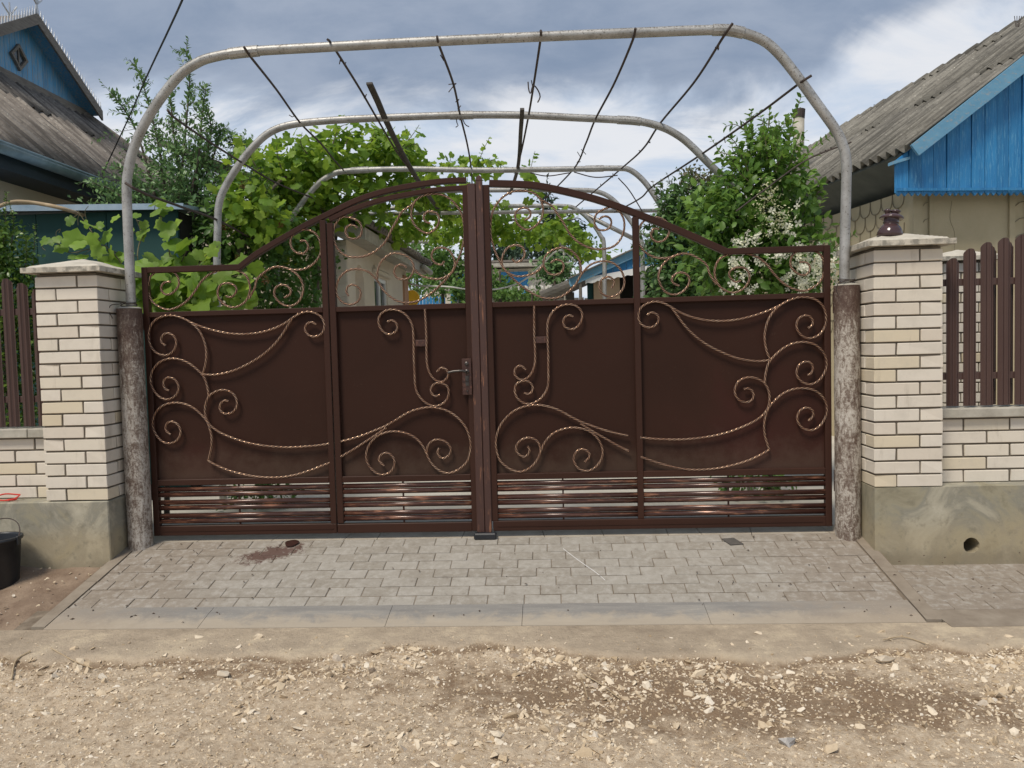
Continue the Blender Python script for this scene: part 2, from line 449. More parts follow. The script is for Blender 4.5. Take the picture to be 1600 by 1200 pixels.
def mat_paver():
    m = Mat('grey paving block', 0.88); v = m.coord('world'); r = m.rand()
    a = m.noise(v, 1.4, 5, 0.55, 0.4); b = m.noise(v, 22, 8, 0.7); g = m.noise(v, 140, 3, 0.6)
    c = m.ramp(r, [(0, (0.275, 0.25, 0.212)), (0.5, (0.305, 0.282, 0.245)), (1, (0.34, 0.318, 0.28))])
    sep = m.n('ShaderNodeSeparateXYZ'); m.L.new(v, sep.inputs[0])
    # brown dust gathers along the two walls
    ax = m.math('ABSOLUTE', m.math('SUBTRACT', sep.outputs[0], 0.1))
    side = m.step(m.math('ADD', ax, m.math('MULTIPLY', m.math('SUBTRACT', a, 0.5), 1.6)), 1.0, 2.1)
    c = m.mix(m.math('MULTIPLY', side, 0.6), c, (0.215, 0.168, 0.125))
    c = m.mix(m.math('MULTIPLY', m.step(b, 0.46, 0.66), 0.5), c, (0.44, 0.42, 0.385))
    c = m.mix(m.math('MULTIPLY', m.step(b, 0.46, 0.30), 0.5), c, (0.165, 0.14, 0.115))
    c = m.mix(m.math('MULTIPLY', m.step(g, 0.60, 0.72), 0.45), c, (0.12, 0.10, 0.085))
    # spilt brown-red gate paint
    dx = m.math('MULTIPLY', m.math('ADD', sep.outputs[0], 1.235), 5.2); dy = m.math('MULTIPLY', m.math('SUBTRACT', sep.outputs[1], 0.07), 6.2)
    sh = m.math('SUBTRACT', dx, m.math('MULTIPLY', dy, 0.75))
    d = m.math('SQRT', m.math('ADD', m.math('MULTIPLY', sh, sh), m.math('MULTIPLY', dy, dy)))
    sp = m.math('ADD', d, m.math('MULTIPLY', m.math('SUBTRACT', m.noise(v, 26, 7, 0.75, 0.6), 0.5), 2.6))
    c = m.mix(m.math('MULTIPLY', m.step(sp, 0.85, 0.45), 0.85), c, (0.075, 0.028, 0.020))
    m.color(c); m.bump(m.math('ADD', b, m.math('MULTIPLY', g, 0.4)), 0.35, 0.003); return m.m
def mat_road():
    m = Mat('pale limestone dirt road', 0.97); v = m.coord('world')
    at = m.n('ShaderNodeAttribute', attribute_name='strip'); s = at.outputs['Fac']
    a = m.noise(v, 1.1, 6, 0.6, 0.5); b = m.noise(v, 7, 9, 0.72); g = m.noise(v, 60, 6, 0.75); h = m.noise(v, 24, 8, 0.75, 0.5)
    dirt = m.ramp(h, [(0.28, (0.29, 0.205, 0.128)), (0.46, (0.51, 0.40, 0.280)), (0.66, (0.71, 0.595, 0.445))])
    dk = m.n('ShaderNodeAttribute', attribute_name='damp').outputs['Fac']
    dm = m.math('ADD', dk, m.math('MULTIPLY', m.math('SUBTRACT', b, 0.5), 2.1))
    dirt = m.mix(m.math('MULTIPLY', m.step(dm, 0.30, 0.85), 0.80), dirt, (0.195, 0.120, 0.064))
    dirt = m.mix(m.math('MULTIPLY', m.step(g, 0.58, 0.72), 0.45), dirt, (0.78, 0.69, 0.54))
    dirt = m.mix(m.math('MULTIPLY', m.step(g, 0.44, 0.33), 0.55), dirt, (0.145, 0.105, 0.068))
    hard = m.ramp(m.math('ADD', m.math('MULTIPLY', a, 0.5), m.math('MULTIPLY', b, 0.5)), [(0.36, (0.33, 0.265, 0.195)), (0.5, (0.47, 0.385, 0.285)), (0.60, (0.64, 0.535, 0.385))])
    hard = m.mix(m.math('MULTIPLY', m.step(h, 0.58, 0.75), 0.3), hard, (0.25, 0.21, 0.165))
    m.color(m.mix(s, dirt, hard))
    m.bump(m.math('ADD', h, m.math('MULTIPLY', g, 0.7)), 0.9, 0.016); return m.m

MB_BRICK = mat_brick()
M_MORTAR = plain('dark joint mortar', (0.10, 0.085, 0.066), (0.165, 0.14, 0.11), 12, 0.95).m
M_PLINTH = mat_concrete_plinth(); M_CAP = mat_cap(); M_POST = mat_post(); M_GATE = mat_gate(); M_SHEET = mat_sheet()
M_COPPER = plain('copper brushed ridge', (0.36, 0.18, 0.095), (0.84, 0.60, 0.41), 16, 0.3, 0, metal=0.5).m
M_COPDARK = plain('dark scroll paint', (0.035, 0.016, 0.011), (0.10, 0.042, 0.024), 14, 0.5, 0).m
M_LOUVRE = mat_patina('brushed copper tube paint', (0.42, 0.20, 0.12), 0.48, 0.70, rough=0.24)
M_STRIP = mat_patina('scratched cover strip paint', (0.26, 0.115, 0.06), 0.55, 0.68, (30, 30, 3), 0.5, 0.0)
M_LOCK = mat_patina('lock plate paint', (0.25, 0.11, 0.07), 0.48, 0.75, (20, 20, 20))
M_STEEL = plain('dull handle steel', (0.06, 0.056, 0.052), (0.11, 0.10, 0.095), 20, 0.35, 0, metal=0.7).m
M_PIPE = mat_pipe()
M_ROD = plain('rusty rod', (0.035, 0.026, 0.024), (0.075, 0.055, 0.048), 20, 0.75, 0.2).m
M_BEAM = plain('grey weathered batten', (0.055, 0.05, 0.047), (0.10, 0.092, 0.085), 10, 0.85, 0.2).m
M_PICKET = plain('brown coated picket steel', (0.062, 0.033, 0.027), (0.075, 0.041, 0.034), 3, 0.5, 0).m
M_SILL = plain('cement sill', (0.30, 0.28, 0.235), (0.50, 0.475, 0.41), 9, 0.9, 0.3).m
M_PAVER = mat_paver()
def mat_kerb():
    m = Mat('worn kerb concrete', 0.92); v = m.coord('world'); st = m.coord('world', (0.8, 5, 1))
    a = m.noise(st, 3.5, 7, 0.65, 0.3); b = m.noise(v, 9, 8, 0.7, 0.4); g = m.noise(v, 90, 4, 0.7)
    c = m.ramp(a, [(0.3, (0.185, 0.178, 0.170)), (0.55, (0.245, 0.235, 0.218)), (0.72, (0.33, 0.31, 0.275))])
    sep = m.n('ShaderNodeSeparateXYZ'); m.L.new(v, sep.inputs[0])
    k = m.math('ADD', sep.outputs[1], m.math('MULTIPLY', m.math('SUBTRACT', b, 0.5), 0.28))
    c = m.mix(m.math('MULTIPLY', m.step(k, -0.60, -0.70), 0.7), c, (0.42, 0.355, 0.27))
    ax = m.math('ABSOLUTE', sep.outputs[0])
    c = m.mix(m.math('MULTIPLY', m.step(m.math('ADD', ax, m.math('MULTIPLY', m.math('SUBTRACT', b, 0.5), 1.6)), 1.3, 2.2), 0.6), c, (0.30, 0.245, 0.185))
    c = m.mix(m.math('MULTIPLY', m.step(g, 0.56, 0.7), 0.35), c, (0.42, 0.39, 0.34))
    m.color(c); m.bump(m.math('ADD', b, m.math('MULTIPLY', g, 0.4)), 0.4, 0.005); return m.m
M_KERB = mat_kerb()
M_EDGE = plain('edging concrete', (0.195, 0.158, 0.12), (0.30, 0.258, 0.205), 8, 0.9, 0.3).m
M_JOINT = plain('joint dirt', (0.115, 0.088, 0.062), (0.25, 0.205, 0.155), 20, 0.97, 0.4).m
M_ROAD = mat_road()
M_DIRT = plain('trodden brown dirt', (0.15, 0.10, 0.068), (0.31, 0.235, 0.17), 5, 0.97, 0.6, 45, bdist=0.015).m
M_YARD = plain('yard concrete', (0.42, 0.395, 0.34), (0.58, 0.55, 0.49), 2, 0.9, 0.2).m
M_FIELD = plain('grassy earth', (0.05, 0.07, 0.025), (0.13, 0.12, 0.06), 0.8, 0.95, 0.3).m
M_STONE = plain('pale limestone gravel', (0.44, 0.365, 0.27), (0.66, 0.585, 0.475), 25, 0.95, 0.3, 80, rnd=False).m
M_SLATE = mat_slate('old asbestos slate', (0.175, 0.165, 0.142), (0.265, 0.25, 0.215), (0.36, 0.345, 0.30))
M_SLATE2 = mat_slate('brown grey asbestos slate', (0.175, 0.152, 0.131), (0.269, 0.240, 0.210), (0.388, 0.356, 0.312))
M_BLUE = mat_bluewood('bright blue gable paint', (0.014, 0.15, 0.37), (0.032, 0.25, 0.53), (0.14, 0.37, 0.58), 0.5, (7, 7, 0.5))
M_BLUE2 = mat_bluewood('faded blue gable paint', (0.06, 0.27, 0.52), (0.11, 0.38, 0.64), (0.33, 0.35, 0.36), 0.85, (4, 4, 0.35))
M_BARGE = mat_bluewood('pale blue barge paint', (0.12, 0.31, 0.48), (0.17, 0.38, 0.55), (0.34, 0.34, 0.33), 0.45, (1.6, 1.6, 3))
M_GREYWOOD = plain('bare grey wood', (0.13, 0.115, 0.10), (0.235, 0.215, 0.19), 8, 0.9, 0.3, cs=(1, 1, 6)).m
M_STUCCO = plain('beige stucco', (0.42, 0.355, 0.225), (0.52, 0.445, 0.295), 2.5, 0.95, 0.4, 70).m
M_STUCLINE = plain('stucco groove', (0.22, 0.19, 0.125), (0.28, 0.24, 0.165), 9, 0.95, 0).m
M_SOFFIT = plain('grey green soffit boards', (0.075, 0.085, 0.078), (0.11, 0.12, 0.108), 6, 0.85, 0.2).m
M_TEAL = plain('dark teal paint', (0.004, 0.042, 0.040), (0.006, 0.054, 0.050), 3, 0.75, 0.05).m
M_TEALSHADE = plain('shaded dark teal soffit paint', (0.012, 0.022, 0.032), (0.02, 0.036, 0.048), 3, 0.6, 0.05).m  # dark teal paint with the shadow under the eave put into its colour
M_GUTTER = plain('painted zinc gutter', (0.13, 0.19, 0.22), (0.24, 0.31, 0.345), 6, 0.4, 0.1, metal=0.4).m
M_LIGHTBLUE = plain('pale blue roof trim', (0.20, 0.30, 0.40), (0.36, 0.45, 0.54), 6, 0.6, 0.1).m
M_WALL = plain('cream render', (0.60, 0.53, 0.43), (0.70, 0.63, 0.53), 2, 0.92, 0.2).m
M_WHITE = plain('white window plastic', (0.72, 0.73, 0.74), (0.8, 0.8, 0.8), 2, 0.35, 0).m
M_GLASS = plain('dark window glass', (0.03, 0.045, 0.055), (0.05, 0.065, 0.08), 2, 0.08, 0).m
M_DARK = plain('dark interior', (0.006, 0.006, 0.006), (0.012, 0.011, 0.010), 3, 0.9, 0).m
M_INSUL = plain('brown glazed ceramic', (0.05, 0.028, 0.030), (0.085, 0.050, 0.052), 12, 0.14, 0.05).m
M_BUCKET = plain('black rubber plastic', (0.010, 0.012, 0.016), (0.022, 0.026, 0.032), 10, 0.4, 0.1).m
M_RED = plain('red twine', (0.52, 0.03, 0.02), (0.65, 0.05, 0.03), 10, 0.6, 0).m
M_YELLOW = plain('yellow paint', (0.75, 0.42, 0.01), (0.85, 0.50, 0.02), 5, 0.4, 0).m
M_SILVER = plain('silver sheet lace', (0.42, 0.44, 0.46), (0.6, 0.62, 0.64), 10, 0.35, 0, metal=0.6).m
M_CABLE = plain('black cable', (0.008, 0.008, 0.010), (0.015, 0.015, 0.017), 10, 0.5, 0).m
M_HOSE = plain('white hose', (0.6, 0.6, 0.58), (0.72, 0.72, 0.70), 10, 0.5, 0).m
M_BARK = plain('grey brown bark', (0.055, 0.043, 0.033), (0.14, 0.115, 0.09), 12, 0.95, 0.6, 40).m
M_STEM = plain('green brown stem', (0.09, 0.085, 0.045), (0.16, 0.14, 0.08), 12, 0.9, 0.2).m
M_TWIG = plain('dry straw twig', (0.30, 0.22, 0.13), (0.45, 0.36, 0.24), 12, 0.9, 0.2).m
LF_GRAPE = mat_leaf('grape leaf', [(0.13, 0.24, 0.026), (0.20, 0.34, 0.038), (0.26, 0.40, 0.05), (0.105, 0.20, 0.032), (0.22, 0.34, 0.045)], 0.42, 0.5)
LF_CANOPY = mat_leaf('pergola grape leaf', [(0.084, 0.181, 0.019), (0.158, 0.284, 0.029), (0.242, 0.375, 0.041), (0.109, 0.218, 0.024), (0.291, 0.411, 0.054)], 0.45, 0.5)
LF_DARK = mat_leaf('dark climber leaf', [(0.050, 0.119, 0.025), (0.081, 0.175, 0.035), (0.112, 0.219, 0.045), (0.062, 0.138, 0.027)], 0.3, 0.45)
LF_PLUM = mat_leaf('plum leaf', [(0.085, 0.169, 0.068), (0.135, 0.245, 0.088), (0.194, 0.321, 0.119), (0.101, 0.194, 0.076)], 0.25, 0.4)
LF_MOCK = mat_leaf('mock orange leaf', [(0.075, 0.163, 0.030), (0.112, 0.225, 0.040), (0.169, 0.300, 0.056), (0.088, 0.181, 0.034)], 0.35, 0.45)
LF_ROSE = mat_leaf('rose leaf', [(0.055, 0.123, 0.041), (0.089, 0.179, 0.055), (0.131, 0.234, 0.068), (0.068, 0.144, 0.047)], 0.25, 0.38)
LF_ROSETIP = mat_leaf('reddish rose tip leaf', [(0.12, 0.11, 0.055), (0.16, 0.15, 0.08), (0.10, 0.13, 0.05)], 0.3, 0.5)
LF_BOX = mat_leaf('glossy hedge leaf', [(0.036, 0.090, 0.017), (0.066, 0.144, 0.024), (0.108, 0.198, 0.036), (0.168, 0.258, 0.048)], 0.25, 0.3)
LF_FAR = mat_leaf('distant tree leaf', [(0.062, 0.138, 0.031), (0.100, 0.200, 0.044), (0.144, 0.256, 0.056), (0.075, 0.156, 0.035)], 0.35, 0.5)
LF_SPRUCE = mat_leaf('dark needle', [(0.012, 0.035, 0.018), (0.02, 0.05, 0.024), (0.03, 0.065, 0.03)], 0.1, 0.6)
M_PETAL = mat_leaf('white blossom petal', [(0.78, 0.78, 0.62), (0.80, 0.79, 0.68), (0.74, 0.74, 0.54)], 0.3, 0.6)
M_BUD = mat_leaf('cream blossom bud', [(0.62, 0.64, 0.36), (0.70, 0.70, 0.46), (0.58, 0.60, 0.32)], 0.2, 0.6)
M_BROWNFL = mat_leaf('withered flower head', [(0.22, 0.11, 0.045), (0.30, 0.17, 0.07), (0.17, 0.08, 0.03)], 0.2, 0.7)
# ------------------------------------------------------------------ ground, driveway, road
def frange(a, b, s): return list(np.arange(a, b+s*0.5, s))
def vnoise(x, y, seed=0):
    """cheap value noise, vectorised"""
    xi = np.floor(x).astype(int); yi = np.floor(y).astype(int); xf = x-xi; yf = y-yi
    def h(a, b):
        n = (a*374761393+b*668265263+seed*982451653) & 0xffffffff
        n = ((n ^ (n >> 13))*1274126177) & 0xffffffff
        return ((n ^ (n >> 16)) & 0xffff)/65535.0
    u = xf*xf*(3-2*xf); v = yf*yf*(3-2*yf)
    return (h(xi, yi)*(1-u)+h(xi+1, yi)*u)*(1-v)+(h(xi, yi+1)*(1-u)+h(xi+1, yi+1)*u)*v
def fbm(x, y, o=4, seed=0):
    s = 0; a = 0.5
    for i in range(o): s = s+a*vnoise(x*2**i, y*2**i, seed+i); a *= 0.5
    return s/(1-0.5**o)
def strip_edge(x):
    return -1.06-0.22*(fbm(x*0.9+5, x*0+3.3, 3, 4)-0.5)*2-0.10*(vnoise(x*7, x*0, 9)-0.5)
def road_height(X, Y):
    e = strip_edge(X)
    k = 1/(1+np.exp(-(Y-e)/0.012))
    rough = (fbm(X*2.2, Y*2.2, 3, 1)-0.5)*0.045+(fbm(X*16, Y*16, 4, 2)-0.5)*0.022
    smooth = (fbm(X*1.4, Y*1.4, 3, 6)-0.5)*0.012
    z = -0.2153+k*smooth+(1-k)*(-0.022+rough)
    blend = np.clip((-0.74-Y)/0.12, 0, 1)
    return -0.2153+(z+0.2153)*blend, k
def build_ground():
    mb = MB(); mb.box((-260, -120, -1.2), (260, 300, -0.42)); o = mb.build('ground', M_FIELD); structure(o)
    xs = np.array(sorted(set([round(v, 3) for v in frange(-14, -2.2, 0.16)+frange(-2.2, 2.9, 0.014)+frange(2.9, 14, 0.16)])))
    ys = np.array(sorted(set([round(v, 3) for v in frange(-9, -2.3, 0.12)+frange(-2.3, -0.742, 0.012)])))
    X, Y = np.meshgrid(xs, ys); Z, K = road_height(X, Y)
    nx, ny = len(xs), len(ys)
    V = np.stack([X, Y, Z], -1).reshape(-1, 3)
    idx = np.arange(nx*ny).reshape(ny, nx)
    F = np.stack([idx[:-1, :-1], idx[:-1, 1:], idx[1:, 1:], idx[1:, :-1]], -1).reshape(-1, 4)
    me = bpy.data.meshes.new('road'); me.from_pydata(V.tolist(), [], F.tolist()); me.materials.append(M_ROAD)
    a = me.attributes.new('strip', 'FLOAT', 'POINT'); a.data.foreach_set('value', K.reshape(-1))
    # damp brown dirt lies in a broad band right of the middle
    D = np.exp(-((X-0.85)/1.15)**2-((Y+1.42)/0.42)**2)*0.98+np.exp(-((X+0.9)/0.7)**2-((Y+1.22)/0.12)**2)*0.62+np.exp(-((X-2.0)/0.5)**2-((Y+1.6)/0.2)**2)*0.5
    D = np.maximum(D, np.exp(-((Y-strip_edge(X)+0.035)/0.05)**2)*0.8)  # crevice shade below the strip's edge, put into the same brown
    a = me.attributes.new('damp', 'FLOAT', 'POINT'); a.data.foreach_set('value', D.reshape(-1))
    me.polygons.foreach_set('use_smooth', [True]*len(me.polygons)); me.update()
    structure(obj('road', me))
    # dirt verge left of the ramp
    xs = np.array(frange(-14, -4, 0.25)+frange(-3.9, -2.19, 0.03)); ys = np.array(frange(-0.78, 0.02, 0.03))
    X, Y = np.meshgrid(xs, ys); Z = np.vectorize(groundz)(Y)-0.028+(fbm(X*5, Y*5, 4, 12)-0.5)*0.05-0.01
    V = np.stack([X, Y, Z], -1).reshape(-1, 3); nx, ny = len(xs), len(ys); idx = np.arange(nx*ny).reshape(ny, nx)
    F = np.stack([idx[:-1, :-1], idx[:-1, 1:], idx[1:, 1:], idx[1:, :-1]], -1).reshape(-1, 4)
    me = bpy.data.meshes.new('verge'); me.from_pydata(V.tolist(), [], F.tolist()); me.materials.append(M_DIRT)
    me.polygons.foreach_set('use_smooth', [True]*len(me.polygons)); structure(obj('verge', me))
    mb = MB(); mb.box((-14, 0.385, -0.4), (14, 60, -0.006)); structure(mb.build('yard', M_YARD))
build_ground()

SLOPE = math.atan(0.2037)
def pavez(Y): return -0.148+0.10*Y
def build_driveway():
    root = structure(bpy.data.objects.new('driveway', None)); COL.objects.link(root)
    root.location = (0.05, -0.15, -0.1)
    mb = MB()
    def bed(x0, x1, y0, y1, dz, mi=0):
        mb.add([(x0, y0, groundz(y0)+dz), (x1, y0, groundz(y0)+dz), (x1, y1, groundz(y1)+dz), (x0, y1, groundz(y1)+dz)], [(0, 1, 2, 3)], mi)
    bed(-2.22, 2.33, -0.53, 0.24, -0.0052); bed(-2.3, 2.31, -0.76, -0.53, -0.014)
    world_child('joint_bed', mb, M_JOINT, root)
    # cracked threshold under the gate
    mb = MB(); xs = -2.2; k = 0
    while xs < 2.3:
        w = random.uniform(0.2, 0.55); x1 = min(xs+w, 2.3); j = random.uniform(-0.03, 0.03)
        y0 = 0.243
        P = [(xs+0.002, y0, groundz(y0)-0.002), (x1-0.002, y0, groundz(y0)-0.002), (x1+j-0.002, 0.40, -0.004), (xs+k+0.002, 0.40, -0.004)]
        mb.prism(P, (0, 0, -0.03)); xs = x1; k = j
    world_child('threshold', mb, plain('threshold cement', (0.30, 0.255, 0.20), (0.44, 0.395, 0.325), 7, 0.92, 0.3).m, root)
    mb = MB(); mb.tube(catmull([(x_, y_, groundz(y_)+0.0012) for x_, y_ in ((0.52, 0.08), (0.60, -0.06), (0.70, -0.22), (0.74, -0.30))], 0.02), 0.0016, 4); world_child('scratch_mark', mb, M_WHITE, root)
    # paving blocks
    meshes = []
    for i in range(5):
        b = MB(); b.box((-0.0943, -0.0464, -0.03), (0.0943, 0.0464, 0.0), c=0.0028); meshes.append(b.mesh('paver', M_PAVER))
    PX, PY = 0.1925, 0.0968
    def lay(x0, x1, row, ytop, off, zf=groundz, sl=SLOPE):
        yc = ytop-(row+0.5)*PY
        n = int((x1-x0)/PX)+2
        for i in range(-1, n):
            c = x0+off+(i+0.5)*PX; l, r = max(c-PX/2, x0), min(c+PX/2, x1)
            if r-l < 0.012: continue
            sx = (r-l)/PX
            o = place_child('paver', random.choice(meshes), root, ((l+r)/2, yc, zf(yc)+random.uniform(-0.0022, 0.001)),
                            (sl+random.uniform(-0.009, 0.009), random.uniform(-0.007, 0.007), random.uniform(-0.008, 0.008)), (sx, 1, 1))
    for row in range(8):
        lay(-2.13, 2.24, row, 0.2435, 0.0963*(row % 2)-0.055+0.012*row)
    # darker paving to the right, below the plinth
    for row in range(6):
        lay(2.325, 4.4, row, 0.0, 0.0963*(row % 2)+0.03, pavez, 0.0997)
    # edging stones along both sides of the ramp, kerb stones at its foot
    for xe in (-2.17, 2.283):
        y = 0.22
        while y > -0.72:
            y1 = max(y-0.47, -0.735); b = MB(); w = 0.036
            P = [(xe-w, y1+0.003, groundz(y1)+0.004), (xe+w, y1+0.003, groundz(y1)+0.004), (xe+w, y-0.003, groundz(y)+0.004), (xe-w, y-0.003, groundz(y)+0.004)]
            b.prism(P, (0, 0, -0.14)); world_child('edging_stone', b, M_EDGE, root); y = y1
    x = -2.13
    for x1 in (-1.33, -0.38, 0.30, 1.22, 2.24):
        b = MB(); y0, y1 = -0.738, -0.534
        ym = -0.62
        g_ = 0.0012; P = [(x+g_, y0, groundz(y0)+0.001), (x1-g_, y0, groundz(y0)+0.001), (x1-g_, ym, groundz(ym)+0.004), (x1-g_, y1, groundz(y1)+0.002), (x+g_, y1, groundz(y1)+0.002), (x+g_, ym, groundz(ym)+0.004)]
        V = P+[(p[0], p[1], p[2]-0.06) for p in P]
        b.add(V, [(0, 1, 2, 5), (5, 2, 3, 4), (0, 6, 7, 1), (3, 9, 10, 4), (1, 7, 8, 2), (2, 8, 9, 3), (0, 5, 11, 6), (5, 4, 10, 11)])
        world_child('kerb_stone', b, M_KERB, root); x = x1
    # cement patch to the right of the ramp foot
    b = MB(); b.prism([(2.325, -0.80, groundz(-0.80)+0.002), (9, -0.80, groundz(-0.8)+0.002), (9, -0.585, pavez(-0.585)), (2.325, -0.585, pavez(-0.585))], (0, 0, -0.05))
    world_child('cement_apron', b, M_EDGE, root)
    b = MB(); b.prism([(2.325, -0.583, pavez(-0.583)-0.006), (9, -0.583, pavez(-0.583)-0.006), (9, 0.03, pavez(0.03)-0.006), (2.325, 0.03, pavez(0.03)-0.006)], (0, 0, -0.05))
    world_child('pavement_bed', b, M_JOINT, root)
    b = MB(); b.prism([(4.4, -0.58, pavez(-0.58)), (9, -0.58, pavez(-0.58)), (9, 0.0, pavez(0.0)), (4.4, 0.0, pavez(0.0))], (0, 0, -0.04))
    world_child('pavement_slab', b, M_PAVER, root)
build_driveway()

# loose gravel on the road
ICO_V = []
def ico():
    t = (1+5**0.5)/2
    V = np.array([(-1, t, 0), (1, t, 0), (-1, -t, 0), (1, -t, 0), (0, -1, t), (0, 1, t), (0, -1, -t), (0, 1, -t), (t, 0, -1), (t, 0, 1), (-t, 0, -1), (-t, 0, 1)], float)
    F = np.array([(0, 11, 5), (0, 5, 1), (0, 1, 7), (0, 7, 10), (0, 10, 11), (1, 5, 9), (5, 11, 4), (11, 10, 2), (10, 7, 6), (7, 1, 8), (3, 9, 4), (3, 4, 2), (3, 2, 6), (3, 6, 8), (3, 8, 9), (4, 9, 5), (2, 4, 11), (6, 2, 10), (8, 6, 7), (9, 8, 1)])
    return V/np.linalg.norm(V[0]), F
def mesh_np(name, V, F, mats, smooth=False):
    me = bpy.data.meshes.new(name)
    n = F.shape[1]
    me.vertices.add(len(V)); me.vertices.foreach_set('co', np.ascontiguousarray(V, np.float32).reshape(-1))
    me.loops.add(F.size); me.loops.foreach_set('vertex_index', np.ascontiguousarray(F, np.int32).reshape(-1))
    me.polygons.add(len(F)); me.polygons.foreach_set('loop_start', np.arange(0, F.size, n, dtype=np.int32))
    me.polygons.foreach_set('loop_total', np.full(len(F), n, np.int32))
    for m in (mats if isinstance(mats, (list, tuple)) else [mats]): me.materials.append(m)
    me.polygons.foreach_set('use_smooth', np.full(len(F), bool(smooth)))
    me.update(calc_edges=True); me.validate(); return me
def cut_rocks(r, n, cuts=6, lo=0.15, hi=0.45):
    """n angular rocks of unit size: jittered icosahedra with flat facets cut off"""
    V0, F0 = ico(); P = V0[None]*(1+r.uniform(-0.3, 0.2, (n, 12, 1)))
    for _ in range(cuts):
        q = r.normal(size=(n, 1, 3)); q /= np.linalg.norm(q, axis=2, keepdims=True)
        d = (P*q).sum(2, keepdims=True)-r.uniform(lo, hi, (n, 1, 1)); P = P-np.maximum(d, 0)*q
    return P*1.5, F0
def stones(n, xr, yr, smin, smax, power, dens, seed, sink=0.35):
    r = np.random.default_rng(seed); m = n*14
    x = r.uniform(*xr, m); y = r.uniform(*yr, m); k = np.nonzero(r.random(m) < dens(x, y))[0][:n]; x, y = x[k], y[k]; n = len(k)
    sz = smin+(smax-smin)*r.random(n)**power
    sc = sz[:, None]*np.stack([r.uniform(0.7, 1.3, n), r.uniform(0.55, 1.0, n), r.uniform(0.4, 0.8, n)], 1)
    P, F0 = cut_rocks(r, n); P = P*sc[:, None, :]
    a = r.uniform(0, 6.28, n); c, q = np.cos(a)[:, None], np.sin(a)[:, None]
    X = P[:, :, 0]*c-P[:, :, 1]*q; Y = P[:, :, 0]*q+P[:, :, 1]*c
    Z = P[:, :, 2]+X*r.uniform(-0.4, 0.4, (n, 1))+Y*r.uniform(-0.3, 0.3, (n, 1))
    z = np.where(y < -0.745, road_height(x, y)[0], np.vectorize(groundz)(y)-0.03)
    V = np.stack([X+x[:, None], Y+y[:, None], Z+(z+sc[:, 2]*(1-2*sink)*0.6)[:, None]], -1).reshape(-1, 3)
    return V, (F0[None]+(np.arange(n)*12)[:, None, None]).reshape(-1, 3)
def mat_gravel():
    m = Mat('limestone gravel', 0.95); r = m.island(); v = m.coord('world')
    c = m.ramp(r, [(0, (0.42, 0.32, 0.205)), (0.35, (0.58, 0.47, 0.33)), (0.8, (0.72, 0.62, 0.475)), (0.95, (0.74, 0.67, 0.56)), (1, (0.28, 0.21, 0.15))])
    n = m.noise(v, 70, 6, 0.7); c = m.mix(m.math('MULTIPLY', m.step(n, 0.5, 0.7), 0.45), c, (0.33, 0.26, 0.175))
    m.color(c); m.bump(n, 0.4, 0.004); return m.m
M_GRAVEL = mat_gravel()
def gravel():
    def dens(x, y):
        e = strip_edge(x); n = fbm(x*2.1, y*2.1, 3, 21); n2 = fbm(x*5.5+9, y*5.5, 2, 31)
        band = np.exp(-((y-e+0.16)/0.2)**2)
        d = np.maximum(0.06, (n-0.42)*2.6)*0.6*np.clip((n2-0.3)*3, 0.1, 1)+0.6*band*np.maximum(0.12, (n-0.3)*2)*np.clip((n2-0.28)*3, 0.15, 1)
        return np.where(y > e-0.01, 0.012, np.minimum(d, 1))
    A = stones(3600, (-2.7, 2.7), (-2.35, -0.82), 0.005, 0.026, 3.4, dens, 3, 0.46)
    B = stones(24000, (-2.6, 2.6), (-2.3, -0.86), 0.0022, 0.009, 1.8, lambda x, y: np.where(y > strip_edge(x), 0.03, 0.45)+0.5*dens(x, y), 5)
    C = stones(900, (-6, 6), (-6, -2.2), 0.01, 0.04, 3, lambda x, y: x*0+0.7, 6)
    D = stones(160, (-3.2, -2.22), (-0.74, -0.02), 0.003, 0.013, 2, lambda x, y: x*0+1.0, 8, 0.15)
    V = []; F = []; o = 0
    for v, f in (A, B, C, D): V.append(v); F.append(f+o); o += len(v)
    g = obj('gravel', mesh_np('gravel', np.concatenate(V), np.concatenate(F), M_GRAVEL))
    stuff(g); tag(g, 'loose pale limestone gravel strewn over the dirt road', 'gravel')
gravel()
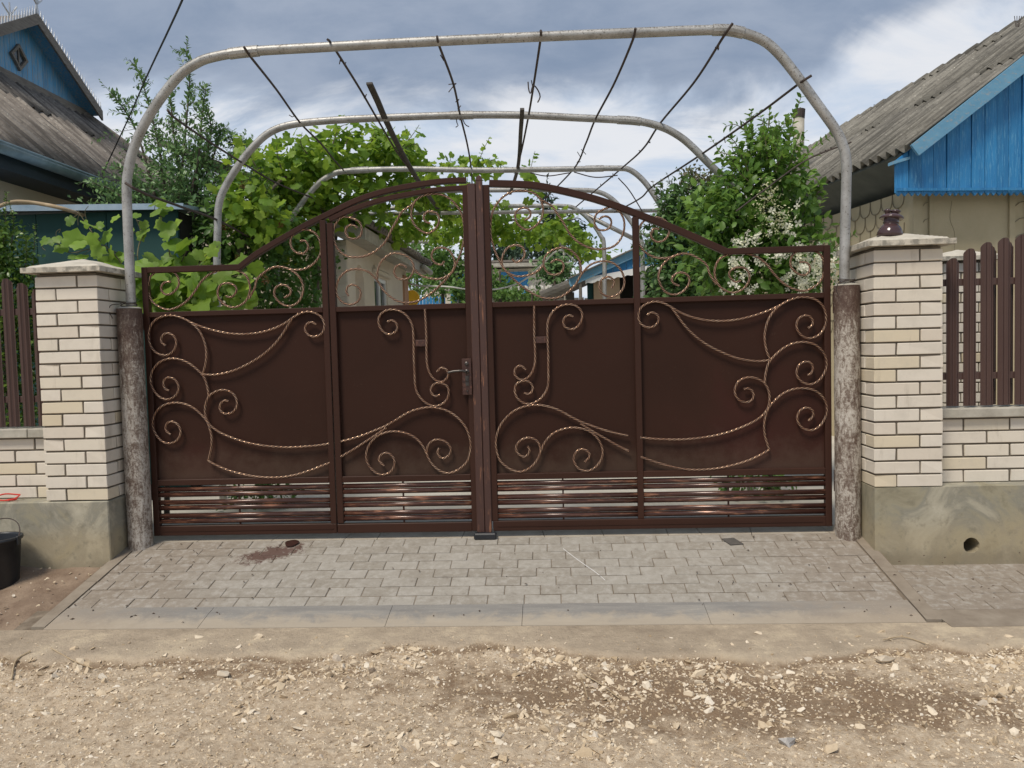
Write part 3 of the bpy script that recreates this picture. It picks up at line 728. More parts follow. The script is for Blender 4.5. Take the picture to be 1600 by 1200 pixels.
# ------------------------------------------------------------------ brick pillars, walls, plinths
BRICK_L = {}
def brick_mesh(l, w, h=0.065):
    k = (round(l, 3), round(w, 3))
    if k not in BRICK_L:
        BRICK_L[k] = []
        for _ in range(6):
            b = MB(); b.box((-l/2, -w/2, -h/2), (l/2, w/2, h/2), c=random.uniform(0.0018, 0.0032))
            b.v = [tuple(np.array(p)*(1-(random.random()**9)*0.05)+np.array([random.uniform(-0.0009, 0.0009) for _ in range(3)])) for p in b.v]
            BRICK_L[k].append(b.mesh('brick', MB_BRICK))
    return random.choice(BRICK_L[k])
def jit(o, a=0.0012):
    o.location = (o.location[0]+random.uniform(-a, a), o.location[1]+random.uniform(-a, a), o.location[2]+random.uniform(-a, a)*0.7)
    return o
def cap_mesh(cx, cy, z, half=0.240):
    n = 28; g = np.linspace(-1, 1, n); mb = MB()
    X, Y = np.meshgrid(g, g); m = np.maximum(np.abs(X), np.abs(Y))
    pyr = 0.030+0.060*np.clip((0.86-m)/0.86, 0, 1)
    pyr = np.where(m > 0.93, 0.030, np.where(m > 0.86, 0.030+0.012*(0.93-m)/0.07, pyr+0.012))
    dome = 0.050+0.043*(1-np.hypot(X, Y)**2/0.62)
    H = np.where(m < 0.85, np.maximum(pyr, np.minimum(dome, 0.104)), pyr)
    V = [(cx+X[j, i]*half, cy+Y[j, i]*half, z+H[j, i]) for j in range(n) for i in range(n)]
    F = [(j*n+i, j*n+i+1, (j+1)*n+i+1, (j+1)*n+i) for j in range(n-1) for i in range(n-1)]
    ring = [i for i in range(n)]+[j*n+n-1 for j in range(1, n)]+[(n-1)*n+i for i in range(n-2, -1, -1)]+[j*n for j in range(n-2, 0, -1)]
    o = len(V); V += [(V[i][0], V[i][1], z) for i in ring]
    k = len(ring)
    F += [(ring[(i+1) % k], ring[i], o+i, o+(i+1) % k) for i in range(k)]
    F.append(tuple(o+i for i in range(k))[::-1])
    mb.add(V, F); return mb
def pillar(x0, y0, zb, flip, label, courses=18, cap=True):
    t = thing('brick_pillar', label, 'brick pillar', (x0+0.19, y0+0.19, zb), 'cream brick gate pillars')
    mb = MB(); mb.box((x0+0.009, y0+0.009, zb), (x0+0.371, y0+0.371, zb+courses*0.075+0.006)); world_child('mortar', mb, M_MORTAR, t)
    for i in range(courses):
        z = zb+i*0.075+0.0325+0.002
        m = ((courses-1-i) % 2 == 1)
        for (cx, cy, l, w) in ((0.125, 0.06, 0.25, 0.12), (0.32, 0.125, 0.12, 0.25), (0.255, 0.32, 0.25, 0.12), (0.06, 0.255, 0.12, 0.25)):
            if m: cx = 0.38-cx
            jit(place_child('brick', brick_mesh(l, w), t, (x0+cx, y0+cy, z), (0, 0, random.choice((0, math.pi)))))
    zc = zb+courses*0.075
    mb = MB(); mb.box((x0+0.02, y0+0.02, zc), (x0+0.36, y0+0.36, zc+0.014)); world_child('cap_bed', mb, M_MORTAR, t)
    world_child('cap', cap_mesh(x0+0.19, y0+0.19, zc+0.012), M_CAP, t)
    return t
XL, XR = -2.197, 2.300
pillar(XL-0.38, 0.0, 0.302, False, 'cream brick gate pillar left of the gate, beside a black bucket')
pillar(XR, 0.0, 0.300, False, 'cream brick gate pillar right of the gate with brown insulator on its cap')
pillar(3.43, 1.5, 0.35, False, 'farther cream brick pillar standing behind the right picket fence')

def low_wall(x0, x1, label, phase):
    t = thing('brick_wall', label, 'brick wall', ((x0+x1)/2, 0.18, 0.30), 'low brick walls under the picket fences')
    mb = MB(); mb.box((x0, 0.126, 0.296), (x1, 0.24, 0.674)); world_child('mortar', mb, M_MORTAR, t)
    for i in range(5):
        z = 0.302+i*0.075+0.0325; x = x0-0.26+((i+phase) % 2)*0.13+0.05
        while x < x1:
            a, b = max(x, x0), min(x+0.25, x1)
            if b-a > 0.03: jit(place_child('brick', brick_mesh(b-a, 0.12), t, ((a+b)/2, 0.18, z)))
            x += 0.26
    x = x0
    while x < x1-0.05:
        b = MB(); e = min(x+random.uniform(0.75, 0.95), x1)
        b.box((x+0.002, 0.085, 0.6775), (e-0.002, 0.275, 0.731), c=0.004); world_child('sill', b, M_SILL, t); x = e
    return t
low_wall(-6.4, XL-0.382, 'low cream brick wall under the left picket fence', 0)
low_wall(XR+0.382, 6.6, 'low cream brick wall under the right picket fence, above the drain hole', 1)

def plinth(x0, x1, label, hole=None):
    t = thing('concrete_plinth', label, 'concrete plinth', ((x0+x1)/2, 0.19, -0.1), 'mottled concrete plinths under the brickwork')
    mb = MB(); y0, y1, z0, z1 = -0.004, 0.384, -0.35, 0.297
    if hole is None: mb.box((x0, y0, z0), (x1, y1, z1), c=0.006)
    else:
        hx, hz, hr = hole; n = 24
        P = [(x0, y0, z0), (x1, y0, z0), (x1, y0, z1), (x0, y0, z1), (x0, y1, z0), (x1, y1, z0), (x1, y1, z1), (x0, y1, z1)]
        mb.add(P, [(4, 7, 6, 5), (0, 4, 5, 1), (3, 2, 6, 7), (0, 3, 7, 4), (1, 5, 6, 2)])
        s = 0.12; sq = []
        for j in range(n):
            a = 2*math.pi*(j+0.5)/n; c, q = math.cos(a), math.sin(a); k = s/max(abs(c), abs(q)); sq.append((hx+c*k, y0, hz+q*k))
        ci = [(hx+hr*math.cos(2*math.pi*(j+0.5)/n)*random.uniform(0.96, 1.04), y0, hz+hr*math.sin(2*math.pi*(j+0.5)/n)) for j in range(n)]
        bk = [(p[0], 0.30, p[2]) for p in ci]
        mb.add(sq+ci+bk, [(j, (j+1) % n, n+(j+1) % n, n+j) for j in range(n)]+[(n+j, n+(j+1) % n, 2*n+(j+1) % n, 2*n+j) for j in range(n)]+[tuple(range(2*n, 3*n))])
        # flat face around the square (square corners differ from the ring by the 24-gon step, so frame it with strips)
        c = math.cos(math.pi/n)
        q = [(hx-s, y0, hz-s), (hx+s, y0, hz-s), (hx+s, y0, hz+s), (hx-s, y0, hz+s)]
        mb.add(q+sq, [])
        o = len(mb.v)-n-4
        # corner triangles
        for kx, kz, j0 in ((1, 1, 2), (-1, 1, 8), (-1, -1, 14), (1, -1, 20)):
            ci_ = {(1, 1): 2, (-1, 1): 3, (-1, -1): 0, (1, -1): 1}[kx, kz]
            mb.f.append((o+ci_, o+4+(j0+1) % n, o+4+j0)); mb.m.append(0)
        mb.add([(x0, y0, z0), (x1, y0, z0), (x1, y0, hz-s), (x0, y0, hz-s)], [(0, 1, 2, 3)])
        mb.add([(x0, y0, hz+s), (x1, y0, hz+s), (x1, y0, z1), (x0, y0, z1)], [(0, 1, 2, 3)])
        mb.add([(x0, y0, hz-s), (hx-s, y0, hz-s), (hx-s, y0, hz+s), (x0, y0, hz+s)], [(0, 1, 2, 3)])
        mb.add([(hx+s, y0, hz-s), (x1, y0, hz-s), (x1, y0, hz+s), (hx+s, y0, hz+s)], [(0, 1, 2, 3)])
    world_child('plinth_block', mb, M_PLINTH, t)
    return t
plinth(-6.4, XL+0.002, 'mottled concrete plinth under the left pillar, behind the bucket')
plinth(XR-0.002, 6.6, 'mottled concrete plinth with a round drain hole under the right pillar', (2.835, -0.041, 0.045))

# ------------------------------------------------------------------ picket fences
def picket_mesh(h):
    w = 0.072; n = 13; mb = MB(); xs = np.linspace(-w/2, w/2, n)
    prof = [0.006, 0.006, 0.0, -0.006, -0.006, 0.0, 0.003, 0.0, -0.006, -0.006, 0.0, 0.006, 0.006]
    prof = [p for p in prof]
    top = [h-0.030*(abs(x)/(w/2))**2.4 for x in xs]
    V = []
    for x, p, t in zip(xs, prof, top): V += [(x, p, 0.0), (x, p, t), (x, p+0.0015, 0.0), (x, p+0.0015, t)]
    F = []
    for i in range(n-1):
        a, b = 4*i, 4*i+4
        F += [(a, b, b+1, a+1), (a+2, a+3, b+3, b+2), (a+1, b+1, b+3, a+3), (a, a+2, b+2, b)]
    F += [(0, 1, 3, 2), (4*n-4, 4*n-2, 4*n-1, 4*n-3)]
    mb.add(V, F); return mb.mesh('picket', M_PICKET)
def fence(xs, tops, zb, rails, x0, x1, label, cat='picket fence'):
    t = thing('picket_fence', label, cat, ((x0+x1)/2, 0.15, zb), 'brown steel picket fences')
    for x, h in zip(xs, tops):
        place_child('picket', picket_mesh(h-zb), t, (x, 0.145, zb))
        # rear row of pickets, set in the gaps as on a two-sided fence
    for z in rails:
        mb = MB(); mb.box((x0, 0.158, z-0.02), (x1, 0.178, z+0.02), c=0.002); world_child('rail', mb, M_PICKET, t)
    return t
px = [2.809+0.0965*i for i in range(22)]
tp = [1.60, 1.652, 1.685, 1.708, 1.722, 1.73, 1.733]+[1.735]*15
ff = fence(px, tp, 0.742, (1.46, 0.915), XR+0.38, 6.6, 'brown picket fence with rising rounded tops right of the gate')
for i in range(2, 21):
    place_child('picket', picket_mesh(tp[i]-0.02-0.742), ff, (2.855+0.0965*i, 0.197, 0.742))
px = [-2.668-0.0945*i for i in range(22)]
tp = [1.588, 1.627, 1.657, 1.68, 1.695, 1.70]+[1.705]*16
fence(px, tp, 0.742, (1.45, 0.91), -6.4, XL-0.38, 'brown picket fence with rounded tops left of the gate')

# ------------------------------------------------------------------ gate posts
def post(x, ztop, label, lean=0.0):
    t = thing('gate_post', label, 'gate post', (x, 0.2, -0.05), 'thick round pipe posts carrying the gate')
    n = 28; prof = []
    mb = MB(); P = []; F = []; zs = np.linspace(-0.12, ztop, 60)
    for i, z in enumerate(zs):
        for j in range(n):
            a = 2*math.pi*j/n
            r = 0.0725+0.0022*(vnoise(np.array([a*3.0+10]), np.array([z*7]), 3)[0]-0.5)+0.0012*(vnoise(np.array([a*9.0]), np.array([z*22]), 5)[0]-0.5)
            P.append((x+r*math.cos(a)+lean*(z), 0.2+r*math.sin(a), z))
    for i in range(len(zs)-1):
        for j in range(n):
            j2 = (j+1) % n; F.append((i*n+j, i*n+j2, (i+1)*n+j2, (i+1)*n+j))
    mb.add(P, F); mb.add([P[-n+j] for j in range(n)], [tuple(range(n))])
    world_child('post_pipe', mb, M_POST, t, True)
    mb = MB(); mb.lathe([(0.02, 0.013), (0.060, 0.010), (0.071, 0.0015)], 24, c=(x+lean*ztop, 0.2, ztop)); world_child('cement_fill', mb, M_SILL, t)
    # tie wire round the top
    mb = MB(); a = np.linspace(0, 4*math.pi, 50)
    pts = np.stack([x+lean*ztop+0.046*np.cos(a), 0.2+0.046*np.sin(a), ztop+0.018+0.02*a/12+0.006*np.sin(a*1.5)], 1); mb.tube(pts, 0.0028, 5)
    pts = [(x-0.02, 0.15, ztop+0.03), (x-0.07, 0.12, ztop+0.02), (x-0.085, 0.13, ztop-0.02), (x-0.07, 0.135, ztop-0.06)]
    mb.tube(catmull(pts, 0.01), 0.0025, 5)
    world_child('tie_wire', mb, M_ROD, t)
post(-2.119, 1.452, 'thick round post with peeling paint left of the gate')
post(2.2255, 1.462, 'thick round post with peeling paint right of the gate')
# ------------------------------------------------------------------ gate
GY = 0.25; XC = 0.046
def gl(pts, ox, oy, sc, mirror=False, Y=GY):
    """pixels of an enlarged photo crop -> (X, Z) on the gate plane"""
    out = []
    for x, y in pts:
        p = atY(ox+x/sc, oy+y/sc, Y); out.append((2*XC-p[0] if mirror else p[0], p[2]))
    return out
L1 = (200, 460, 4.0); L2 = (500, 460, 4.0); T5 = (0, 300, 4.0); T6 = (400, 250, 4.0)
SCROLLS = {'fixed': [
 (L1, [(235,320),(212,305),(205,280),(220,252),(250,243),(285,260),(300,300),(288,345),(255,375),(215,380),(170,360),(140,320),(128,270),(135,210),(165,165),(210,140),(270,132),(330,145),(385,172),(430,210),(465,265),(485,330),(488,390),(480,450),(465,495)]),
 (L1, [(390,174),(440,195),(500,215),(570,233),(640,245),(710,249),(780,245),(850,233),(920,210),(980,180),(1030,145),(1080,117),(1130,108),(1175,120),(1210,145),(1226,185),(1222,225),(1200,252),(1165,264),(1130,255),(1108,228),(1108,200),(1125,180),(1150,174),(1175,188)]),
 (L1, [(465,500),(530,503),(600,493),(670,473),(740,440),(810,400),(870,355),(925,300),(970,240),(1000,190),(1026,150)]),
 (L1, [(255,602),(232,590),(220,560),(230,530),(260,520),(295,535),(315,575),(308,615),(280,645),(240,657),(195,640),(160,600),(140,545),(148,485),(180,438),(220,412),(275,401),(335,410),(390,437),(440,478),(475,520),(495,580),(503,635)]),
 (L1, [(265,876),(240,855),(233,830),(245,805),(275,796),(308,812),(327,850),(320,890),(295,920),(255,932),(215,920),(180,885),(155,830),(158,770),(185,722),(230,690),(290,678),(350,684),(405,708),(450,745),(490,790),(510,840),(521,890),(520,950),(510,1000),(500,1040)]),
 (L1, [(628,668),(600,665),(577,685),(573,715),(590,740),(620,747),(655,735),(678,700),(678,660),(655,620),(615,600),(570,600),(530,617),(503,640),(485,680),(480,730),(490,780),(515,820),(560,855),(610,880),(680,907),(750,928),(830,943),(910,952),(990,956),(1070,954),(1150,948),(1210,941),(1258,933)]),
 (L1, [(500,1040),(560,1072),(620,1097),(690,1118),(760,1133),(830,1142),(900,1145),(970,1142),(1040,1130),(1110,1110),(1180,1085),(1262,1052)]),
 (T5, [(1060,560),(1020,565),(1000,590),(1005,620),(1030,640),(1070,630),(1105,590),(1110,550),(1090,510),(1050,490),(1000,490),(950,510),(922,550),(917,610),(935,670),(975,710),(1040,735),(1100,720),(1160,680),(1210,620),(1250,560),(1300,515),(1360,490),(1420,482),(1480,490),(1530,520),(1555,580),(1550,640),(1520,690),(1460,720),(1400,705),(1360,660),(1355,610),(1380,575),(1430,570),(1465,590),(1470,620),(1440,655),(1405,650)]),
 (T6, [(-50,865),(-15,800),(0,745),(40,705),(100,670),(160,667),(220,690),(265,730),(290,790),(280,850),(250,895),(200,912),(150,895),(112,850),(112,805),(140,782),(180,782),(210,810),(205,840),(170,860)]),
 (T6, [(165,668),(230,685),(300,678),(350,650),(385,610),(402,560),(390,490),(350,445),(290,432),(240,450),(212,490),(215,540),(245,575),(285,583),(315,560),(320,530),(300,502),(270,505)]),
], 'wicket': [
 (L2, [(420,172),(445,162),(472,175),(483,205),(470,235),(435,249),(400,237),(372,200),(365,155),(385,118),(425,97),(475,97),(520,115),(555,150),(578,200),(583,260),(585,330),(586,400),(590,480),(594,560),(605,610),(635,655),(670,683),(712,698),(755,690),(790,660),(804,620),(798,580),(770,558),(740,553),(712,562),(693,590),(698,620),(720,636),(750,628)]),
 (L2, [(655,90),(660,170),(665,280),(665,350),(670,440),(690,500),(725,538),(765,545),(795,520),(800,490),(785,466),(755,460),(730,485)]),
 (L2, [(130,920),(200,902),(270,880),(340,852),(410,822),(470,788),(540,745),(610,718),(680,706),(745,712),(810,735),(870,780),(915,840),(938,910),(940,970),(922,1040),(880,1085),(840,1108),(795,1117),(745,1100),(700,1060),(672,1010),(668,975),(678,940),(705,915),(745,908),(790,925),(817,965),(805,1005),(770,1025),(742,1008),(735,980),(745,960)]),
 (L2, [(668,1000),(640,945),(600,900),(550,872),(490,858),(440,858),(385,872),(340,900),(305,945),(288,1000),(295,1050),(320,1090),(355,1118),(395,1127),(440,1110),(465,1065),(460,1025),(435,997),(405,992),(375,1010),(370,1040),(400,1072)]),
 (L2, [(130,1015),(200,975),(270,930),(340,885),(415,832)]),
 (T6, [(630,420),(600,405),(570,412),(555,440),(567,475),(600,490),(640,480),(657,440),(645,390),(600,362),(540,352),(500,385),(478,440),(485,510),(520,570),(570,600),(640,605),(700,590),(760,555),(810,500),(845,430),(880,370),(910,320),(960,285),(985,262)]),
 (T6, [(1085,393),(1055,380),(1045,350),(1065,322),(1105,320),(1138,345),(1138,395),(1110,435),(1070,455),(1020,435),(980,390),(967,330),(982,270),(1020,230),(1080,210),(1150,212),(1210,240),(1258,290),(1288,350),(1300,430),(1297,500),(1270,600),(1220,700),(1150,780),(1080,840),(1000,883),(920,890),(860,870),(800,820),(760,760),(720,715),(680,690),(620,680),(560,695),(515,740),(497,800),(505,850),(540,890),(590,903),(635,880),(650,840),(640,800),(600,778),(570,790),(560,820),(575,850)]),
 (T6, [(940,670),(905,652),(872,665),(860,700),(880,735),(920,745),(960,730),(983,680),(970,630),(930,595),(870,580),(820,595),(775,640),(757,690),(755,745)]),
 (T6, [(985,680),(1020,715),(1070,735),(1140,742),(1190,725),(1230,690),(1240,640),(1230,600),(1200,560),(1150,545),(1110,560),(1095,600),(1115,640),(1155,652),(1175,630)]),
]}
def scroll_prof():
    P = []; mis = []
    for k in range(4):
        a = math.pi/4+k*math.pi/2
        for da, r, mi in ((-0.19, 0.0068, 0), (0.19, 0.0068, 1), (math.pi/4, 0.0043, 1)):
            P.append((r*math.cos(a+da), r*math.sin(a+da))); mis.append(mi)
    return P, mis
SP, SMI = scroll_prof()
def scroll(name, xz, root, y):
    q = catmull(xz, 0.006); pts = np.stack([q[:, 0], np.full(len(q), y), q[:, 1]], 1)
    d = np.r_[0, np.cumsum(np.linalg.norm(np.diff(pts, axis=0), axis=1))]
    mb = MB(); mb.sweep(pts, SP, (0, 1, 0), 1, True, twist=d/0.118*2*math.pi+random.uniform(0, 6), mis=SMI)
    return world_child(name, mb, [M_COPPER, M_COPDARK], root, False)

def hbar(root, name, x0, x1, z0, z1, y0=GY, y1=GY+0.04, mat=None, mirror=False):
    if mirror: x0, x1 = 2*XC-x1, 2*XC-x0
    mb = MB(); mb.box((x0, y0, z0), (x1, y1, z1), c=0.003); return world_child(name, mb, mat or M_GATE, root)
def arch_bar(root, name, xz, w=0.04, mirror=False, depth=0.04, y=GY+0.0013, step=0.05, smooth=True):
    q = [(2*XC-a if mirror else a, b) for a, b in xz]
    q = catmull(q, step) if smooth else np.array(q)
    pts = np.stack([q[:, 0], np.full(len(q), y+depth/2), q[:, 1]], 1)
    h = w/2; d = depth/2; c = 0.003
    mb = MB(); mb.sweep(pts, [(-h+c, -d), (h-c, -d), (h, -d+c), (h, d-c), (h-c, d), (-h+c, d), (-h, d-c), (-h, -d+c)], (0, 1, 0))
    return world_child(name, mb, mat_or(name), root)
def mat_or(n): return M_GATE
ZB0, ZB1 = 0.020, 0.082       # bottom rail
ZM0, ZM1 = 0.338, 0.376       # rail over the tubes
ZT0, ZT1 = 1.398, 1.430       # rail over the sheet
TUBES = (0.3125, 0.2785, 0.228, 0.194, 0.143, 0.109)
def bay(root, x0, x1, mirror):
    """sheet, louvre tubes and their spacers between stiles x0..x1 (left-leaf coordinates)"""
    a, b = (2*XC-x1, 2*XC-x0) if mirror else (x0, x1)
    mb = MB(); mb.box((a-0.004, GY+0.029, ZM1-0.004), (b+0.004, GY+0.031, ZT0+0.004)); world_child('sheet_panel', mb, M_SHEET, root)
    for z in TUBES:
        mb = MB(); mb.tube([(a-0.002, GY+0.02, z), (b+0.002, GY+0.02, z)], 0.0163, 14); world_child('tube', mb, M_LOUVRE, root, True)
    for t in (0.47,):
        x = a+(b-a)*t
        for z0, z1 in ((0.327, 0.34), (0.243, 0.264), (0.158, 0.179), (0.080, 0.094)): mb = MB(); mb.box((x-0.005, GY+0.015, z0), (x+0.005, GY+0.025, z1)); world_child('spacer', mb, M_GATE, root)
XO0, XO1 = -2.060, -2.022      # outer stile
XF0, XF1 = -0.924, -0.886      # fixed mid stile of the left leaf
XW0, XW1 = -0.880, -0.841      # hinge stile of the wicket
XK0, XK1 = -0.038, -0.003      # lock stile of the wicket
def zarch(x, arr):
    return float(np.interp(x, [p[0] for p in arr], [p[1] for p in arr]))
def pz(pts): return [(p[0], p[2]) for p in (atY(x, y, GY) for x, y in pts)]
ARCH_L = [(-1.448, 1.689)]+pz([(400, 396), (440, 372), (480, 349.5), (510, 335), (553, 314), (592, 300.5), (637, 290.5), (690, 282.5), (728, 281)])
ARCH_R = [(2*XC-a, b) for a, b in [(1.548, 1.689)]+[(q[0], q[1]-0.02) for q in pz([(1070, 358), (1000, 330), (930, 305), (850, 286), (810, 282), (764, 280.5)])]]
ARCH = ARCH_L
def leaf(mirror, label):
    t = thing('gate_leaf', label, 'gate', (2.16 if mirror else -2.06, GY, 0.02), 'the two leaves of the brown drive gate')
    mx = (lambda a, b: (2*XC-b, 2*XC-a)) if mirror else (lambda a, b: (a, b))
    # frame
    hbar(t, 'stile', XO0, XO1, ZB0, 1.711, mirror=mirror)
    hbar(t, 'rail', XO1, -1.430, 1.674, 1.711, mirror=mirror)
    arch_bar(t, 'arch_rail', ARCH_R if mirror else ARCH_L, 0.040 if mirror else 0.033, mirror)
    sx0, sx1 = (XF0, XF1) if not mirror else (-0.931, -0.893)
    hbar(t, 'stile', sx0, sx1, ZB1, zarch(sx0, ARCH_R if mirror else ARCH_L)-0.014, mirror=mirror)
    inner = sx0
    hbar(t, 'rail', XO1, inner, ZT0, ZT1, mirror=mirror); hbar(t, 'rail', XO1, inner, ZM0, ZM1, mirror=mirror)
    hbar(t, 'bottom_rail', XO1, -0.002 if mirror else XF1, ZB0, ZB1, mirror=mirror)
    hbar(t, 'rail_trim', XO1+0.02, (-0.03 if mirror else XF1-0.02), 0.047, 0.050, GY-0.003, GY, mirror=mirror)
    bay(t, XO1, inner, mirror)
    for ts, pts in SCROLLS['fixed']: scroll('scroll', gl(pts, *ts, mirror=mirror), t, GY+(0.003 if ts is L1 else 0.016))
    for z in (1.37, 0.30):
        a, b = mx(-2.100, -2.068); mb = MB(); mb.lathe([(0.0, 0), (0.0155, 0), (0.0155, 0.062), (0.0, 0.062)], 14, c=((a+b)/2, GY-0.006, z-0.065)); mb.lathe([(0, 0), (0.0155, 0), (0.0155, 0.062), (0, 0.062)], 14, c=((a+b)/2, GY-0.006, z+0.001))
        mb.box((min(a, b)+0.010, GY-0.004, z-0.05), (max(a, b)+0.012 if not mirror else max(a, b)-0.004, GY+0.012, z+0.05))
        world_child('hinge', mb, M_GATE, t)
    # inner stile and middle bay
    if mirror:
        hbar(t, 'stile', -0.034, 0.008, ZB1, 2.140, mirror=True)
        hbar(t, 'stop_bar', 0.001, 0.080, ZB0-0.01, 2.150, GY+0.001, GY+0.042)
        hbar(t, 'rail', XF1-0.007, -0.034, ZT0, ZT1, mirror=True); hbar(t, 'rail', XF1-0.007, -0.034, ZM0, ZM1, mirror=True)
        bay(t, -0.893, -0.034, True)
        for ts, pts in SCROLLS['wicket']: scroll('scroll', gl(pts, *ts, mirror=True), t, GY+(0.003 if ts is L2 else 0.016))
        p = gl([(592, 285), (662, 325)], *L2, mirror=True); hbar(t, 'collar_plate', p[1][0], p[0][0], p[1][1], p[0][1], GY+0.006, GY+0.016, M_LOCK)
        hbar(t, 'cover_strip', XC-0.001, XC+0.041, ZB0-0.015, 2.165, GY-0.010, GY-0.001, M_STRIP)
        mb = MB(); mb.prism([(XC+0.020+0.021*math.cos(a), GY-0.0105, 2.1655+0.030*math.sin(a)) for a in np.linspace(0, math.pi, 9)], (0, 0.0095, 0)); world_child('post_finial', mb, M_STRIP, t)
    else:
        w = world_child('wicket_door', frame_mb(), M_GATE, t)
        bay(w, XW1, XK0, False)
        for ts, pts in SCROLLS['wicket']: scroll('scroll', gl(pts, *ts), w, GY+(0.003 if ts is L2 else 0.016))
        p = gl([(592, 285), (662, 325)], *L2); hbar(w, 'collar_plate', p[0][0], p[1][0], p[1][1], p[0][1], GY+0.006, GY+0.016, M_LOCK)
        hbar(w, 'cover_strip', XK1-0.004, XC-0.0045, ZB0-0.005, 2.150, GY-0.009, GY-0.001, M_STRIP)
        hbar(w, 'lock_plate', -0.072, -0.012, 0.868, 1.092, GY-0.014, GY-0.010, M_LOCK)
        hbar(w, 'lock_case', -0.072, -0.043, 0.872, 1.088, GY-0.010, GY+0.03, M_LOCK)
        mb = MB(); hx, hz = -0.040, 1.012
        mb.lathe([(0.0, 0.0), (0.014, 0.0), (0.014, 0.012), (0.0, 0.012)], 16, T=Matrix.Translation((hx, GY-0.014, hz)) @ Matrix.Rotation(math.pi/2, 4, 'X'))
        mb.tube(catmull([(hx, GY-0.02, hz), (hx-0.004, GY-0.052, hz), (hx-0.03, GY-0.058, hz+0.006), (hx-0.075, GY-0.057, hz+0.004), (hx-0.112, GY-0.054, hz-0.003)], 0.006), 0.0075, 10)
        world_child('handle', mb, M_STEEL, w, True)
        mb = MB()
        for z, r in ((1.060, 0.012), (0.892, 0.006), (0.955, 0.008)): mb.lathe([(0.0, 0), (r, 0), (r, 0.008), (r*0.6, 0.011), (0, 0.011)], 14, T=Matrix.Translation((-0.040, GY-0.014, z)) @ Matrix.Rotation(math.pi/2, 4, 'X'))
        mb.box((-0.050, GY-0.018, 0.925), (-0.030, GY-0.0145, 0.985)); world_child('key_escutcheon', mb, M_STEEL, w)
    return t
def frame_mb():
    mb = MB(); y0, y1 = GY, GY+0.04; c = 0.003
    WA = pz([(514, 343), (550, 326.5), (592, 312.5), (637, 303), (681, 296), (730, 292.5)])
    mb.box((XW0, y0, ZB1), (XW1, y1, 1.945), c=c); mb.box((XK0, y0, ZB0+0.002), (XK1, y1, 2.138), c=c)
    mb.box((XW1, y0, ZT0), (XK0, y1, ZT1), c=c); mb.box((XW1, y0, ZM0), (XK0, y1, ZM1), c=c); mb.box((XF1+0.004, y0, ZB0), (XK0, y1, ZB1-0.004), c=c)
    q = catmull(WA, 0.05); pts = np.stack([q[:, 0], np.full(len(q), GY+0.0205), q[:, 1]], 1)
    h = 0.0145; d = 0.0195
    mb.sweep(pts, [(-h+c, -d), (h-c, -d), (h, -d+c), (h, d-c), (h-c, d), (-h+c, d), (-h, d-c), (-h, -d+c)], (0, 1, 0))
    return mb
leaf(False, 'left gate leaf with the pedestrian wicket, lock and lever handle')
leaf(True, 'right gate leaf without a handle')
mb = MB(); mb.box((XC+0.005-0.075, 0.205, groundz(0.21)), (XC+0.068, 0.262, 0.016), c=0.008); tag(mb.build('stop_block', M_BUCKET), 'black rubber stop block under the middle of the gate', 'gate stop')
# ------------------------------------------------------------------ pergola of pipe hoops
HOOPS = [
 (0.20, 0.0285, [(205,478),(203,430),(201,380),(198,300),(200,270),(208,235),(225,195),(250,155),(280,118),(305,100),(330,90),(385,81),(500,74),(690,64),(850,57),(1000,51),(1110,47),(1150,49),(1190,62),(1215,82),(1240,112),(1275,160),(1305,202),(1316,225),(1322,250),(1322,300),(1320,380),(1319,446)], (385, 1140)),
 (1.60, 0.0285, [(339,560),(339,412),(340,360),(342,320),(352,292),(375,255),(400,225),(425,205),(460,194),(520,188),(600,184),(720,180),(815,180),(900,184),(960,187),(1000,190),(1035,199),(1060,212),(1080,228),(1110,258),(1135,283),(1158,312),(1168,350),(1170,460),(1170,560)], (720, 980)),
 (3.40, 0.0285, [(434,560),(435,470),(436,400),(440,372),(452,345),(490,295),(515,275),(545,267),(640,264),(750,266),(900,264),(965,263),(985,266),(1005,282),(1022,305),(1036,330),(1042,360),(1043,560)], (560, 930)),
 (4.80, 0.028, [(520,560),(522,400),(530,350),(560,312),(600,300),(700,298),(800,297),(900,297),(935,300),(960,314),(985,345),(1000,370),(1004,410),(1004,560)], ()),
 (5.90, 0.028, [(560,520),(562,400),(575,345),(610,326),(700,322),(800,322),(880,322),(902,328),(922,345),(938,368),(944,392),(945,540)], ()),
]
